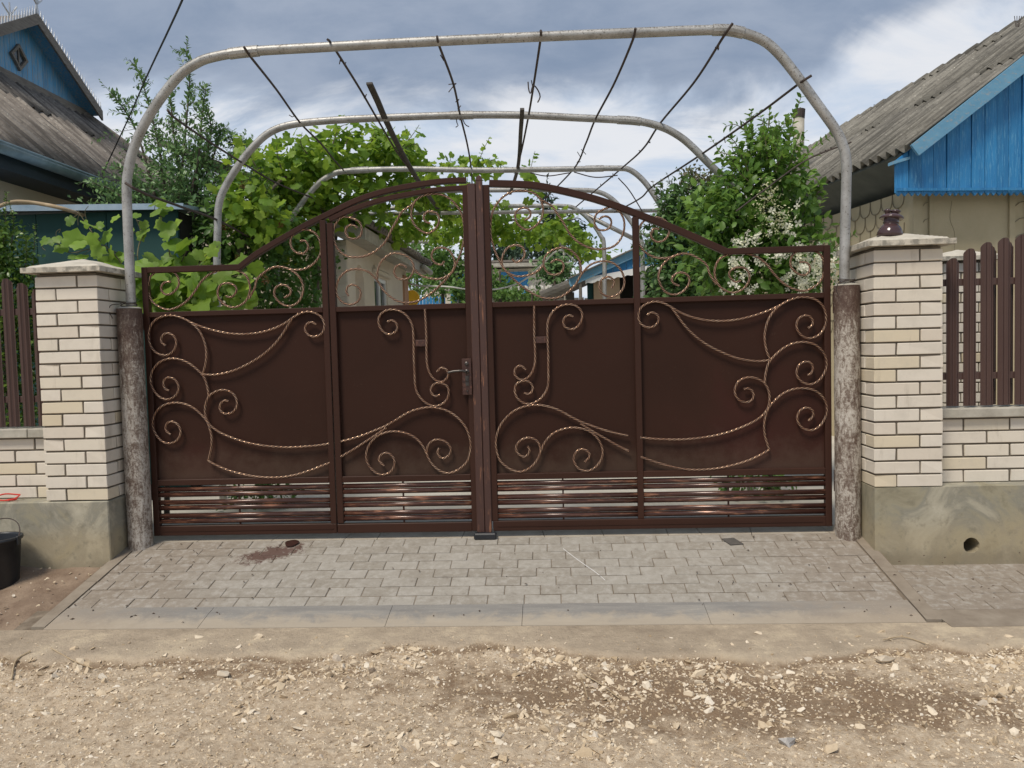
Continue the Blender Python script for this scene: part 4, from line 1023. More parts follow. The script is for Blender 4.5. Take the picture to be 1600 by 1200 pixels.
def pergola():
    t = thing('pergola', 'silver pipe hoop pergola over the drive with wire rods', 'pergola', (0.05, 2.5, 0))
    for Y, r, px_, joints in HOOPS:
        P = [atY(x, y, Y) for x, y in px_]
        q = catmull(P, 0.03)
        if Y > 1: q[0][2] = -0.01; q[-1][2] = -0.01
        mb = MB(); mb.tube(q, r, 14); h = world_child('hoop', mb, M_PIPE, t, True)
        for jx in joints:      # welded sleeves and splice plates
            i = int(np.argmin(np.abs([abs(np.dot(p-CAM, AX_R)/np.dot(p-CAM, AX_F)*CF+800-jx) for p in q])))
            seg = q[max(0, i-3):i+4]
            mb = MB(); mb.tube(seg, r*1.17, 12); s = world_child('sleeve', mb, M_PIPE, h, False)
    def rod(pts, r=0.0078, knots=True, name='rod'):
        P = [np.array(atY(x, y, Y)) for x, y, Y in pts]
        q = catmull(P, 0.05); mb = MB(); mb.tube(q, r, 7)
        if knots:
            for k in range(random.randint(3, 6)):
                i = random.randint(2, len(q)-3); p = q[i]
                mb.tube([p+rng.uniform(-0.012, 0.012, 3), p+rng.uniform(-0.02, 0.02, 3), p+rng.uniform(-0.04, 0.04, 3)], 0.0035, 5)
        world_child(name, mb, M_ROD, t)
    rod([(381,73,.12),(391,88,.2),(432,140,.9),(470,193,1.6),(502,225,2.1),(537,266,3.4),(580,300,4.8)])
    rod([(512,62,.12),(517,67,.2),(560,135,.9),(592,190,1.6),(622,240,2.4),(655,285,3.4)])
    rod([(683,57,.12),(685,68,.2),(708,130,.8),(719,180,1.6),(730,225,2.3),(736,262,3.4),(738,298,4.8)])
    rod([(845,48,.12),(845,58,.2),(835,125,.9),(826,180,1.6),(815,235,2.4),(808,263,3.4),(800,297,4.8)])
    rod([(993,44,.12),(989,62,.2),(960,130,.9),(930,187,1.6),(915,225,2.3),(897,263,3.4),(852,310,4.8)])
    rod([(1145,36,.12),(1130,58,.2),(1085,128,.9),(1032,192,1.6),(1005,232,2.3),(970,264,3.4),(900,323,5.2)])
    rod([(1268,118,.12),(1248,131,.2),(1180,182,.9),(1096,241,1.6),(1020,291,2.9),(1000,310,3.4),(960,332,4.8)])
    rod([(262,172,.12),(270,182,.2),(320,217,.8),(378,254,1.6),(430,285,2.6),(490,310,3.4)])
    rod([(196,286,.14),(225,302,.2),(280,322,.8),(340,344,1.6),(400,375,2.6),(440,386,3.4)], 0.009)
    rod([(1420,205,.14),(1330,222,.2),(1270,245,.7),(1210,285,1.3),(1160,310,1.6)], 0.008) if False else None
    # loose vine wire scraps tied to the rods
    def scrap(pts, Y, r=0.004):
        mb = MB(); mb.tube(catmull([np.array(atY(x, y, Y)) for x, y in pts], 0.02), r, 5); world_child('wire_scrap', mb, M_ROD, t)
    scrap([(825,128),(826,140),(829,147),(833,133),(840,140),(844,151),(840,160)], 0.95, 0.005)
    scrap([(715,178),(713,190),(716,196),(712,199)], 1.6); scrap([(720,165),(716,172),(722,180),(718,188)], 1.58)
    scrap([(722,184),(727,195),(733,198)], 1.6)
    # sagging thin wires further back
    scrap([(828,270),(855,275),(890,270)], 3.6, 0.006); scrap([(897,269),(930,277),(965,274)], 3.5, 0.006)
    scrap([(966,278),(985,300),(1012,345)], 3.5, 0.006); scrap([(1330,222),(1260,250),(1190,300),(1150,330)], 0.9, 0.006)
    # flat battens lying across the hoops
    def batten(pts, w, d):
        P = [np.array(atY(x, y, Y)) for x, y, Y in pts]; q = catmull(P, 0.08)
        mb = MB(); mb.sweep(q, [(-w, -d), (w, -d), (w, d), (-w, d)], (0, 0, 1)); world_child('batten', mb, M_BEAM, t)
    batten([(577,130,1.0),(590,158,1.25),(602,186,1.6),(626,235,2.4),(655,285,3.4),(684,326,5.2)], 0.022, 0.008)
    batten([(816,170,1.45),(814,200,1.75),(809,262,3.4),(797,303,4.9)], 0.016, 0.010)
    # cross pipes further down the pergola
    for x0, y0, x1, y1, Y, r in ((400,336,1030,329,5.2,0.024), (560,360,800,365,8.0,0.03), (610,378,850,376,9.3,0.03), (640,364,880,374,8.2,0.02)):
        a, b = atY(x0, y0, Y), atY(x1, y1, Y)
        mb = MB(); mb.tube([a, b], r, 10); world_child('cross_pipe', mb, M_PIPE, t, True)
    # slanting brace pipes at the far right end
    for p in (((905,330,6.0),(1000,378,6.0)), ((855,366,8.2),(912,412,8.2))):
        mb = MB(); mb.tube([atY(*p[0]), atY(*p[1])], 0.03, 10); world_child('brace', mb, M_PIPE if p[0][0] > 900 else M_BEAM, t, True)
pergola()

# ------------------------------------------------------------------ corrugated slate roofs
def slate_sheet(O, e, s, n, u0, u1, v0, v1f, lift, period=0.145, amp=0.036, v0f=None):
    """one corrugated sheet on the plane O + u e + v s; v1f(u) is the upper limit"""
    k = max(4, int((u1-u0)/period*8)); us = np.linspace(u0, u1, k); mb = MB(); V = []; F = []
    for u in us:
        w = amp*math.cos(2*math.pi*u/period); a = v0 if v0f is None else max(v0, v0f(u)); top = max(min(v1f(u), v1f.vmax), a+0.002)
        for v in (a, (a+top)/2, top):
            for th in (0.004, -0.004):
                V.append(O+e*u+s*v+n*(w+lift*(1-(v-v0)/1.7)+th+0.030*(u-u0)/(u1-u0+1e-6)))
    for i in range(k-1):
        a, b = 6*i, 6*i+6
        for q in (0, 2): F += [(a+q, b+q, b+q+2, a+q+2), (a+q+1, a+q+3, b+q+3, b+q+1)]
        F += [(a, a+1, b+1, b), (a+4, b+4, b+5, a+5)]
    F += [(0, 2, 3, 1), (2, 4, 5, 3)]; j = 6*(k-1); F += [(j, j+1, j+3, j+2), (j+2, j+3, j+5, j+4)]
    mb.add(V, F); mb.across = [u for u in us for _ in range(6)]; mb.off = random.uniform(0, 50); return mb
class Lim:
    def __init__(s, f, vmax): s.f = f; s.vmax = vmax
    def __call__(s, u): return s.f(u)
def slate_roof(root, O, e, s, n, ulo, uhi, vlo, vfun, vhi, mat, sw=1.09, sl=1.5, v0f=None):
    O, e, s, n = (np.array(q, float) for q in (O, e, s, n))
    v = vlo; row = 0
    while v < vhi:
        u = ulo-(0.5*sw if row % 2 else 0); 
        while u < uhi:
            a, b = max(u, ulo), min(u+sw+0.03, uhi)
            lim = Lim(vfun, v+sl+0.1)
            if b-a > 0.1 and max(vfun(a), vfun(b), vfun((a+b)/2)) > v+0.05 and (v0f is None or min(v0f(a), v0f(b)) < v+sl):
                sb = slate_sheet(O, e, s, n, a, b, v, lim, 0.006+random.uniform(0, 0.008), v0f=v0f)
                so = world_child('roof_sheet', sb, mat, root, True)
                at_ = so.data.attributes.new('across', 'FLOAT', 'POINT'); at_.data.foreach_set('value', [x_+sb.off for x_ in sb.across])
            u += sw
        v += sl; row += 1

# ------------------------------------------------------------------ house on the right
def house_right():
    P1 = np.array(atY(1418, 232, 3.0))
    e = ray(673, 542+0.0); e[2] = 0; e /= np.linalg.norm(e)                    # eave runs back along e
    h = np.array([e[1], -e[0], 0.0])                                          # across the gable, to the right
    th = math.radians(36.0); s = h*math.cos(th)+np.array([0, 0, math.sin(th)]); n = np.cross(s, e)*-1
    if n[2] < 0: n = -n
    t = thing('house', 'beige house with bright blue plank gable and grey slate roof', 'house', tuple(P1[:2])+(0.0,))
    sil = np.cross(ray(1292, 217), ray(1600, 36))
    def vtop(u):
        A = P1+e*u; return min(6.0, float(-np.dot(sil, A-CAM)/np.dot(sil, s)))
    slate_roof(t, P1, e, s, n, -0.02, 6.0, 0.0, vtop, 6.0, M_SLATE, 1.09, 1.45)
    # ridge caps along the upper edge
    us = np.arange(0.3, 5.6, 0.27)
    for i in range(len(us)-1):
        a = P1+e*us[i]+s*(vtop(us[i])-0.02); b = P1+e*(us[i+1]+0.05)+s*(vtop(us[i+1]+0.05)-0.02+random.uniform(-0.015, 0.015))
        if vtop(us[i]) > 5.9: continue
        mb = MB(); mb.tube([a+n*0.016, (a*0.5+b*0.5)+n*0.01, b-n*0.006], 0.066, 10, scale=[1.12, 1.06, 0.98]); world_child('ridge_cap', mb, M_SLATE, t, True)
    # the gable stands in the plane of P1, pulled in a little
    G = P1+e*0.10
    def gz(u): return P1[2]+u*math.tan(th)
    zb = atY(1412, 303, 3.0)[2]
    u = -0.05; k = 0
    while u < 3.6:
        w = 0.118 if k % 3 else 0.128; b = MB(); poly = []
        teeth = 2
        for j in range(teeth*2+1):
            x = u+w*j/(teeth*2); poly.append(G+h*x+np.array([0, 0, zb-P1[2]+(0.034 if j % 2 == 0 else 0.0)]))
        poly.append(G+h*(u+w)+np.array([0, 0, max(gz(u+w)-0.05, zb+0.24)-P1[2]])); poly.append(G+h*u+np.array([0, 0, max(gz(u)-0.05, zb+0.24)-P1[2]]))
        sh = random.choice((0.0, 0.002, 0.007, 0.011))
        b.prism([q_+e*sh for q_ in poly], e*0.022)
        world_child('gable_plank', b, M_BLUE, t); u += w+0.007; k += 1
    # cross batten along the foot of the gable
    b = MB(); A = G-e*0.014+np.array([0, 0, zb-P1[2]+0.045])
    b.prism([A+h*-0.05, A+h*3.6, A+h*3.6+np.array([0, 0, 0.026]), A+h*-0.05+np.array([0, 0, 0.026])], e*0.012); world_child('gable_batten', b, M_BLUE, t)
    # barge board
    B = P1-e*0.045
    nd = np.array([0, 0, 1.0])
    b = MB(); b.prism([B+h*0.085-nd*0.075, B+h*3.9+nd*(3.815*math.tan(th)-0.085), B+h*3.9+nd*(3.9*math.tan(th)+0.05), B+h*0.01+nd*0.02], e*0.028)
    b.add([], [])
    world_child('barge_board', b, M_BARGE, t)
    b = MB(); b.prism([P1+h*-0.10+nd*-0.13+e*0.05, P1+h*0.06+nd*-0.085+e*0.05, P1+h*0.06+nd*-0.06+e*0.05, P1+h*-0.10+nd*-0.10+e*0.05], e*0.10); world_child('eave_block', b, M_BARGE, t)
    # soffit under the eave
    b = MB(); q = [P1+h*0.03-nd*0.022+e*0.14, P1+h*0.03-nd*0.022+e*6, P1+h*0.46-nd*0.29+e*6, P1+h*0.46-nd*0.29+e*0.14]; b.prism(q, nd*0.02); world_child('soffit', b, M_SOFFIT, t)
    b = MB(); q = [P1+h*0.06-nd*0.03+e*0.13, P1+h*0.06-nd*0.03+e*6, P1+h*0.06+nd*0.075+e*6, P1+h*0.06+nd*0.075+e*0.13]; b.prism(q, h*0.03); world_child('eave_batten', b, M_SOFFIT, t)
    # walls
    Cw = P1+h*0.28+e*0.36; zt = zb+0.02
    def quad(a, b_, z0, z1, d):
        m = MB(); m.prism([np.array([*a[:2], z0]), np.array([*b_[:2], z0]), np.array([*b_[:2], z1]), np.array([*a[:2], z1])], d); return m
    world_child('wall', quad(Cw, Cw+h*7, -0.3, zt+0.25, e*0.2), M_STUCCO, t)
    world_child('wall', quad(Cw+e*0.2, Cw+e*7, -0.3, zt+0.10, h*0.2), M_STUCCO, t)
    # stucco pilasters and incised panels
    for u, w in ((0.0, 0.10), (0.17, 0.05), (1.02, 0.06), (1.20, 0.05)):
        A = Cw-e*0.022+h*u; world_child('pilaster', quad(A, A+h*w, 0.2, zt+0.1, e*0.022), M_STUCCO, t)
    m = MB()
    for z in np.arange(zt-1.2, zt+0.02, 0.16):
        A = Cw-e*0.004+h*0.105; m.tube([A+nd*(z-A[2]), A+h*0.03+nd*(z-A[2]+0.035), A+h*0.062+nd*(z-A[2]+0.045)], 0.004, 5)
        A = Cw-e*0.004+h*1.09; m.tube([A+nd*(z-A[2]), A+h*0.05+nd*(z-A[2]+0.035), A+h*0.10+nd*(z-A[2]+0.045)], 0.004, 5)
    # scale pattern on the side wall
    for r_ in range(9):
        z0 = zt-0.05-r_*0.155
        for c_ in range(9):
            uu = 0.12+c_*0.20+(0.10 if r_ % 2 else 0)
            pts = [Cw-h*0.004+e*(uu+a)+nd*(z0+dz-Cw[2]) for a, dz in ((0, 0.15), (0.008, 0.06), (0.04, 0.012), (0.10, 0.0), (0.16, 0.012), (0.192, 0.06), (0.20, 0.15))]
            m.tube(catmull(pts, 0.04), 0.005, 5)
    o = world_child('stucco_groove', m, M_STUCLINE, t); stuff(o)
    # hairline cracks on the front wall
    m = MB(); A = Cw-e*0.001
    m.tube(catmull([A+h*0.42+nd*(zt-A[2]-0.02), A+h*0.40+nd*(zt-0.2-A[2]), A+h*0.45+nd*(zt-0.35-A[2]), A+h*0.44+nd*(zt-0.6-A[2])], 0.03), 0.002, 4); world_child('crack', m, M_STUCLINE, t)
    # asbestos flue pipe behind the roof
    a, b_ = atY(1247, 300, 6.5), atY(1248, 185, 6.5); m = MB(); m.tube([a, b_], 0.075, 14); m2 = MB(); c = atY(1249, 171, 6.5); m2.tube([b_, c], 0.079, 14)
    f = world_child('flue_pipe', m, M_SILL, t, True); world_child('flue_rim', m2, M_ROD, f)
    # little aerial rods on the ridge
    m = MB()
    for dx in (-4, 0, 4, 7): m.tube([atY(1589+dx*0.4, 42, 4.2), atY(1589+dx, 25, 4.2)], 0.004, 4)
    world_child('aerial', m, M_ROD, t)
house_right()

# ------------------------------------------------------------------ house on the left
def house_left():
    XG, XE = -4.3, -6.0; ZG = 3.03; YF, YB = 2.05, 8.0; YC = (YF+YB)/2
    t = thing('house', 'house with slate hip roof, blue gable and diamond window', 'house', (-6.5, YC, 0))
    base = atX(127, 177, XE); peak = atX(33, 32, XE); ZBs = 4.54; yc = 5.02; hw = 1.22
    # skirt roof
    O = np.array([XG-0.05, YF, ZG+0.03]); e = np.array([0, 1, 0.0]); s = np.array([XE-XG+0.05, 0, ZBs-ZG-0.03]); sl = np.linalg.norm(s); s /= sl
    n = np.cross(e, s); n = n if n[2] > 0 else -n
    Lr = YB-YF; half = yc-YF
    def vf(u):
        k = 1.0; a = u/(half-hw)*sl if u < half-hw else (Lr-u)/(Lr-half-hw)*sl if u > half+hw else sl
        return min(sl-0.05, max(a, 0.0))
    slate_roof(t, O, e, s, n, 0.0, Lr, 0.0, vf, sl, M_SLATE2, 1.0, 1.40)
    # front and back slopes of the hip (plain, seen only from aside)
    for sg, yy, yk in ((1, YB, yc+hw), (-1, YF, yc-hw)):
        mb = MB(); P = [(XG, yy, ZG), (XE, yk, ZBs), (XE-8, yk, ZBs), (XG-12, yy, ZG)]
        mb.prism(P, (0, 0, -0.04)); world_child('roof_slope', mb, M_SLATE2, t)
        # hip caps
        P0 = np.array([XG-0.05, yy-sg*0.05, ZG+0.05]); P1 = np.array([XE, yk, ZBs+0.05]); mb = MB(); mb.tube([P0, P1], 0.06, 8); world_child('hip_cap', mb, M_SLATE2, t, True)
    # gable
    zp = peak[2]-0.10; rise = zp-ZBs; zq = 0.13
    y = yc-hw; 
    while y < yc+hw-0.01:
        w = 0.10; y1 = min(y+w, yc+hw); za = zq+ZBs+rise*(1-abs(y-yc)/hw); zb = zq+ZBs+rise*(1-abs(y1-yc)/hw)
        poly = [(XE, y+0.002, ZBs+0.0), (XE, y1-0.002, ZBs+0.0), (XE, y1-0.002, zb)]
        if y < yc < y1: poly.append((XE, yc, zp+zq))
        poly.append((XE, y+0.002, za)); mb = MB(); mb.prism(poly, (-0.02-random.uniform(0, 0.006), 0, 0)); world_child('gable_plank', mb, M_BLUE2, t); y = y1
    # diamond window
    wy, wz = 4.925, 4.885; r1, r2 = 0.155, 0.165
    mb = MB(); D = [(wy, wz+r2), (wy+r1, wz), (wy, wz-r2), (wy-r1, wz)]; Di = [(wy, wz+r2*.72), (wy+r1*.72, wz), (wy, wz-r2*.72), (wy-r1*.72, wz)]
    for i in range(4):
        j = (i+1) % 4; mb.prism([(XE+0.004, *D[i]), (XE+0.004, *D[j]), (XE+0.004, *Di[j]), (XE+0.004, *Di[i])], (0.035, 0, 0))
    w = world_child('window', mb, M_GREYWOOD, t)
    mb = MB(); mb.prism([(XE+0.006, *q) for q in Di], (0.006, 0, 0)); world_child('pane', mb, M_GLASS, w)
    mb = MB(); mb.box((XE+0.013, wy-0.008, wz-r2*.7), (XE+0.024, wy+0.008, wz+r2*.7)); world_child('glazing_bar', mb, M_GREYWOOD, w)
    # gable roof with barge boards and soffit
    ov = 0.22
    for sg in (-1, 1):
        A = np.array([XE+ov, yc, zp+0.16]); k = rise/hw; e1 = hw+0.10
        Bv = np.array([XE+ov, yc+sg*e1, zp+0.16-k*e1])
        mb = MB(); mb.prism([A, Bv, Bv+np.array([-9, 0, 0]), A+np.array([-9, 0, 0])], (0, 0, -0.03)); world_child('roof_slope', mb, M_SLATE2, t)
        d = np.array([0, 0, -0.125]); mb = MB(); mb.prism([A+np.array([0.012, 0, 0.01]), Bv+np.array([0.012, 0, 0.01]), Bv+d+np.array([0.012, 0, 0]), A+d+np.array([0.012, 0, 0])], (-0.025, 0, 0)); world_child('barge_board', mb, M_GREYWOOD, t)
        dz = np.array([0, 0, -0.036]); mb = MB(); mb.prism([A+dz+np.array([-0.02, 0, -0.0]), Bv+dz+np.array([-0.02, 0, 0]), Bv+dz+np.array([-ov-0.02, 0, 0]), A+dz+np.array([-ov-0.02, 0, 0])], (0, 0, -0.02)); world_child('soffit', mb, M_BLUE2, t)
        # sheet-metal lace along the barge
        mb = MB(); m_ = 26
        for i in range(m_):
            p = A+(Bv-A)*(i+0.5)/m_+np.array([0, 0, 0.012]); q = (Bv-A)/m_*0.42
            mb.prism([p-q, p+q, p+q*0.2+np.array([0, 0, 0.075]), p+np.array([0, 0, 0.105]), p-q*0.2+np.array([0, 0, 0.075])], (-0.006, 0, 0))
        stuff(world_child('metal_lace', mb, M_SILVER, t))
    mb = MB()
    for i in range(12):
        x = XE+ov-0.35-i*0.28
        for a in (-0.6, 0, 0.6): mb.tube([(x, yc, zp+0.16), (x+0.05*math.sin(a*2), yc+0.12*math.sin(a), zp+0.16+0.16*math.cos(a))], 0.011, 5)
    mb.tube([(XE+ov, yc, zp+0.16), (XE+ov, yc, zp+0.46)], 0.014, 6)
    for a in (-0.9, -0.3, 0.3, 0.9): mb.tube([(XE+ov, yc, zp+0.28), (XE+ov, yc+0.13*math.sin(a), zp+0.28+0.15*math.cos(a))], 0.013, 5)
    world_child('ridge_ornament', mb, M_SILVER, t)
    mb = MB(); mb.box((XE+0.003, yc-hw-0.08, ZBs+0.0), (XE+0.04, yc+hw+0.08, ZBs+0.105)); world_child('gable_batten', mb, M_GREYWOOD, t)
    # gutter, fascia and soffit
    mb = MB(); a = np.linspace(math.pi, 2*math.pi, 9); prof = [(0.075*math.cos(x), 0.075*math.sin(x)) for x in a]+[(0.068*math.cos(x), 0.068*math.sin(x)) for x in a[::-1]]
    mb.sweep([(XG, YF, ZG+0.02), (XG, YC, ZG+0.01), (XG, YB, ZG)], prof, (0, 0, 1)); g = world_child('gutter', mb, M_GUTTER, t, True)
    mb = MB(); mb.tube([(XG+0.070, YF, ZG+0.022), (XG+0.070, YB, ZG+0.002)], 0.014, 8); world_child('gutter_bead', mb, M_GUTTER, g, True)
    mb = MB(); mb.box((XG-0.10, YF, ZG-0.16), (XG-0.075, YB, ZG+0.03)); world_child('fascia', mb, M_TEALSHADE, t)
    mb = MB(); mb.box((-4.78, YF, ZG-0.15), (XG-0.10, YB, ZG-0.13)); world_child('soffit', mb, M_TEALSHADE, t)
    mb = MB(); mb.box((-14, YF+0.5, -0.3), (-4.75, YB-0.5, ZG-0.15)); world_child('wall', mb, M_WALL, t)
house_left()

# ------------------------------------------------------------------ teal shed in front of it
def shed():
    t = thing('shed', 'dark teal sheet metal shed with pale blue roof edge', 'shed', (-4.5, 2.4, 0))
    x = -7.0
    while x < -2.66:
        x1 = min(x+0.62, -2.65); mb = MB(); mb.box((x+0.002, 2.0, 0.0), (x1-0.002, 2.03, 2.40), c=0.003); world_child('wall_panel', mb, M_TEAL, t); x = x1
    mb = MB(); mb.box((-7.0, 2.031, 0), (-2.65, 2.25, 2.38)); world_child('wall_core', mb, M_DARK, t)
    mb = MB(); a, b = atY(0, 319, 1.93), atY(235, 341, 1.93)
    mb.prism([(-7, 1.90, 2.52), (-2.55, 1.90, 2.415), (-2.55, 2.6, 2.49), (-7, 2.6, 2.60)], (0, 0, -0.03)); r = world_child('roof', mb, M_LIGHTBLUE, t)
    mb = MB(); mb.prism([(-7, 1.885, 2.53), (-2.55, 1.885, 2.425), (-2.55, 1.885, 2.375), (-7, 1.885, 2.48)], (0, 0.012, 0)); world_child('roof_edge', mb, M_LIGHTBLUE, r)
shed()

# ------------------------------------------------------------------ whitewashed outbuilding, blue shed, far house
def outbuilding():
    XW = -1.87; Y0, Y1 = 4.5, 8.25; zt = 2.46
    t = thing('outbuilding', 'small cream outbuilding with white window beyond the wicket', 'outbuilding', (XW-1, 6, 0))
    # facade with an arched niche and a window opening, built of strips
    ny0, ny1, nz = 4.86, 5.30, 2.03; wy0, wy1, wz0, wz1 = 5.88, 6.72, 1.15, 2.17
    mb = MB()
    def strip(y0, y1, z0, z1): mb.box((XW-0.16, y0, z0), (XW, y1, z1))
    strip(Y0, ny0, 0, zt); strip(ny1, wy0, 0, zt); strip(wy1, Y1, 0, zt); strip(wy0, wy1, 0, wz0); strip(wy0, wy1, wz1, zt)
    arc = [(ny0, nz)]+[((ny0+ny1)/2-0.22*math.cos(a), nz+0.20*math.sin(a)) for a in np.linspace(0, math.pi, 13)][1:-1]+[(ny1, nz)]
    mb.prism([(XW, y, z) for y, z in arc]+[(XW, ny1, zt), (XW, ny0, zt)], (-0.16, 0, 0))
    mb.box((XW-0.17, ny0, 0), (XW-0.15, ny1, zt-0.02))
    mb.box((-4.6, Y0+0.01, 0), (XW-0.165, Y0+0.1, zt+0.2)); mb.box((-4.6, Y1-0.1, 0), (XW-0.165, Y1-0.01, zt))
    world_child('wall', mb, M_WALL, t)
    for z in np.arange(0.15, 2.3, 0.15):
        mb = MB(); mb.box((-4.6, Y0-0.008, z), (XW-0.01, Y0+0.006, z+0.142), c=0.003); world_child('wall_board', mb, M_WALL, t)
    mb = MB(); w0 = (XW-0.06, wy0, wz0); d = 0.055
    mb.box((XW-0.07, wy0, wz0), (XW-0.02, wy0+d, wz1)); mb.box((XW-0.07, wy1-d, wz0), (XW-0.02, wy1, wz1)); mb.box((XW-0.07, wy0+d, wz0), (XW-0.02, wy1-d, wz0+d)); mb.box((XW-0.07, wy0+d, wz1-d), (XW-0.02, wy1-d, wz1)); mb.box((XW-0.068, 6.27, wz0+d), (XW-0.022, 6.33, wz1-d))
    w = world_child('window', mb, M_WHITE, t)
    for a, b in ((wy0+d, 6.27), (6.33, wy1-d)):
        m2 = MB(); m2.box((XW-0.052, a, wz0+d), (XW-0.046, b, wz1-d)); world_child('pane', m2, M_GLASS, w)
    mb = MB(); mb.box((XW, wy0-0.1, wz1+0.03), (XW+0.05, wy1+0.1, wz1+0.09), c=0.01); mb.box((XW, wy0-0.04, wz1+0.10), (XW+0.03, wy1+0.04, wz1+0.14)); world_child('window_hood', mb, M_WALL, t)
    mb = MB(); mb.box((XW-0.0, Y1-0.34, 0), (XW+0.03, Y1, zt-0.1)); world_child('pilaster', mb, plain('terracotta stripe', (0.40, 0.22, 0.13), (0.50, 0.29, 0.18), 4).m, t)
    # eave: fascia board and slate
    mb = MB(); mb.prism([(XW-0.05, Y0-0.25, 2.47), (XW+0.28, Y0-0.25, 2.42), (XW+0.28, Y0-0.25, 2.56), (XW-0.05, Y0-0.25, 2.62)], (0, Y1-Y0+0.6, 0)); world_child('fascia', mb, M_SILL, t)
    O = np.array([XW+0.36, Y0-0.35, 2.575]); e = np.array([0, 1, 0.0]); s = np.array([-1, 0, 0.42]); s /= np.linalg.norm(s); n = np.array([0.42, 0, 1]); n /= np.linalg.norm(n)
    slate_roof(t, O, e, s, n, 0, Y1-Y0+0.8, 0, lambda u: 2.6, 2.6, M_SLATE2, 1.1, 1.4)
    mb = MB(); mb.tube([(XW+0.33, Y1-0.3, 2.49), (XW+0.33, Y1+0.5, 2.47)], 0.045, 8); world_child('gutter', mb, M_SILL, t, True)
outbuilding()
def blue_shed():
    Y = 8.0; t = thing('shed', 'blue gabled shed with scalloped white trim past the right gate bay', 'shed', (2.3, 9, 0))
    xl, zl = 0.80, 2.20; k = (2.752-2.214)/(2.092-0.81); xp = 2.75; zp = zl+k*(xp-xl)
    x = 0.98
    zbot = lambda q: 2.205+(q-1.065)*0.16
    while x < 4.5:
        x1 = x+0.105; f = lambda q: (zl+k*(q-xl) if q < xp else zp-k*(q-xp))-0.10
        b = max(0, 0)
        P = [(x+0.003, Y, min(zbot(x), 2.4)), (x1-0.003, Y, min(zbot(x1), 2.4)), (x1-0.003, Y, max(f(x1), min(zbot(x1), 2.4)+0.01)), (x+0.003, Y, max(f(x), min(zbot(x), 2.4)+0.01))]
        mb = MB(); mb.prism(P, (0, 0.02, 0)); world_child('gable_plank', mb, M_BLUE, t); x = x1
    for sg in (0, 1):
        A, B_ = ((xl, zl), (xp, zp)) if sg == 0 else ((xp, zp), (2*xp-xl, zl))
        mb = MB(); mb.prism([(A[0], Y-0.06, A[1]-0.11), (B_[0], Y-0.06, B_[1]-0.11), (B_[0], Y-0.06, B_[1]+0.03), (A[0], Y-0.06, A[1]+0.03)], (0, 0.03, 0)); world_child('barge_board', mb, M_BARGE, t)
        mb = MB(); mb.prism([(A[0], Y-0.12, A[1]+0.04), (B_[0], Y-0.12, B_[1]+0.04), (B_[0], Y+4, B_[1]+0.04), (A[0], Y+4, A[1]+0.04)], (0, 0, -0.02)); world_child('roof_slope', mb, M_SLATE2, t)
    mb = MB(); xs = np.linspace(1.06, 2.6, 57); top = [(q, Y-0.03, min(zbot(q), 2.4)+0.03) for q in xs]; bot = [(q, Y-0.03, min(zbot(q), 2.4)-0.05-0.025*abs(math.sin((q)*20))) for q in xs]
    V = top+bot+[(a, b+0.015, c) for a, b, c in top+bot]; m_ = len(xs); F = [(i, i+1, m_+i+1, m_+i) for i in range(m_-1)]+[(2*m_+i, 3*m_+i, 3*m_+i+1, 2*m_+i+1) for i in range(m_-1)]+[(m_+i, m_+i+1, 3*m_+i+1, 3*m_+i) for i in range(m_-1)]
    mb.add(V, F); world_child('scalloped_trim', mb, M_WHITE, t)
    mb = MB(); mb.box((1.20, Y+0.15, 0), (1.62, Y+0.3, 2.25)); world_child('wall', mb, plain('tan render', (0.42, 0.30, 0.20), (0.50, 0.37, 0.25), 3).m, t)
    mb = MB(); mb.box((1.10, Y+0.22, 0), (1.20, Y+0.26, 2.2)); world_child('door', mb, M_TEAL, t)
    mb = MB(); mb.box((1.63, Y+1.2, 0), (4.6, Y+1.3, 2.5)); mb.box((1.62, Y+0.3, 0), (1.66, Y+1.2, 2.4)); world_child('back_wall', mb, M_DARK, t)
    mb = MB(); mb.tube([(0.98, Y-0.02, 0), (0.98, Y-0.02, 2.18)], 0.025, 8); world_child('prop', mb, M_GREYWOOD, t)
    mb = MB(); mb.tube([(0.35, Y-0.3, 1.93), (0.80, Y-0.3, 2.10)], 0.09, 10); world_child('rolled_tarp', mb, M_GREYWOOD, t)
blue_shed()
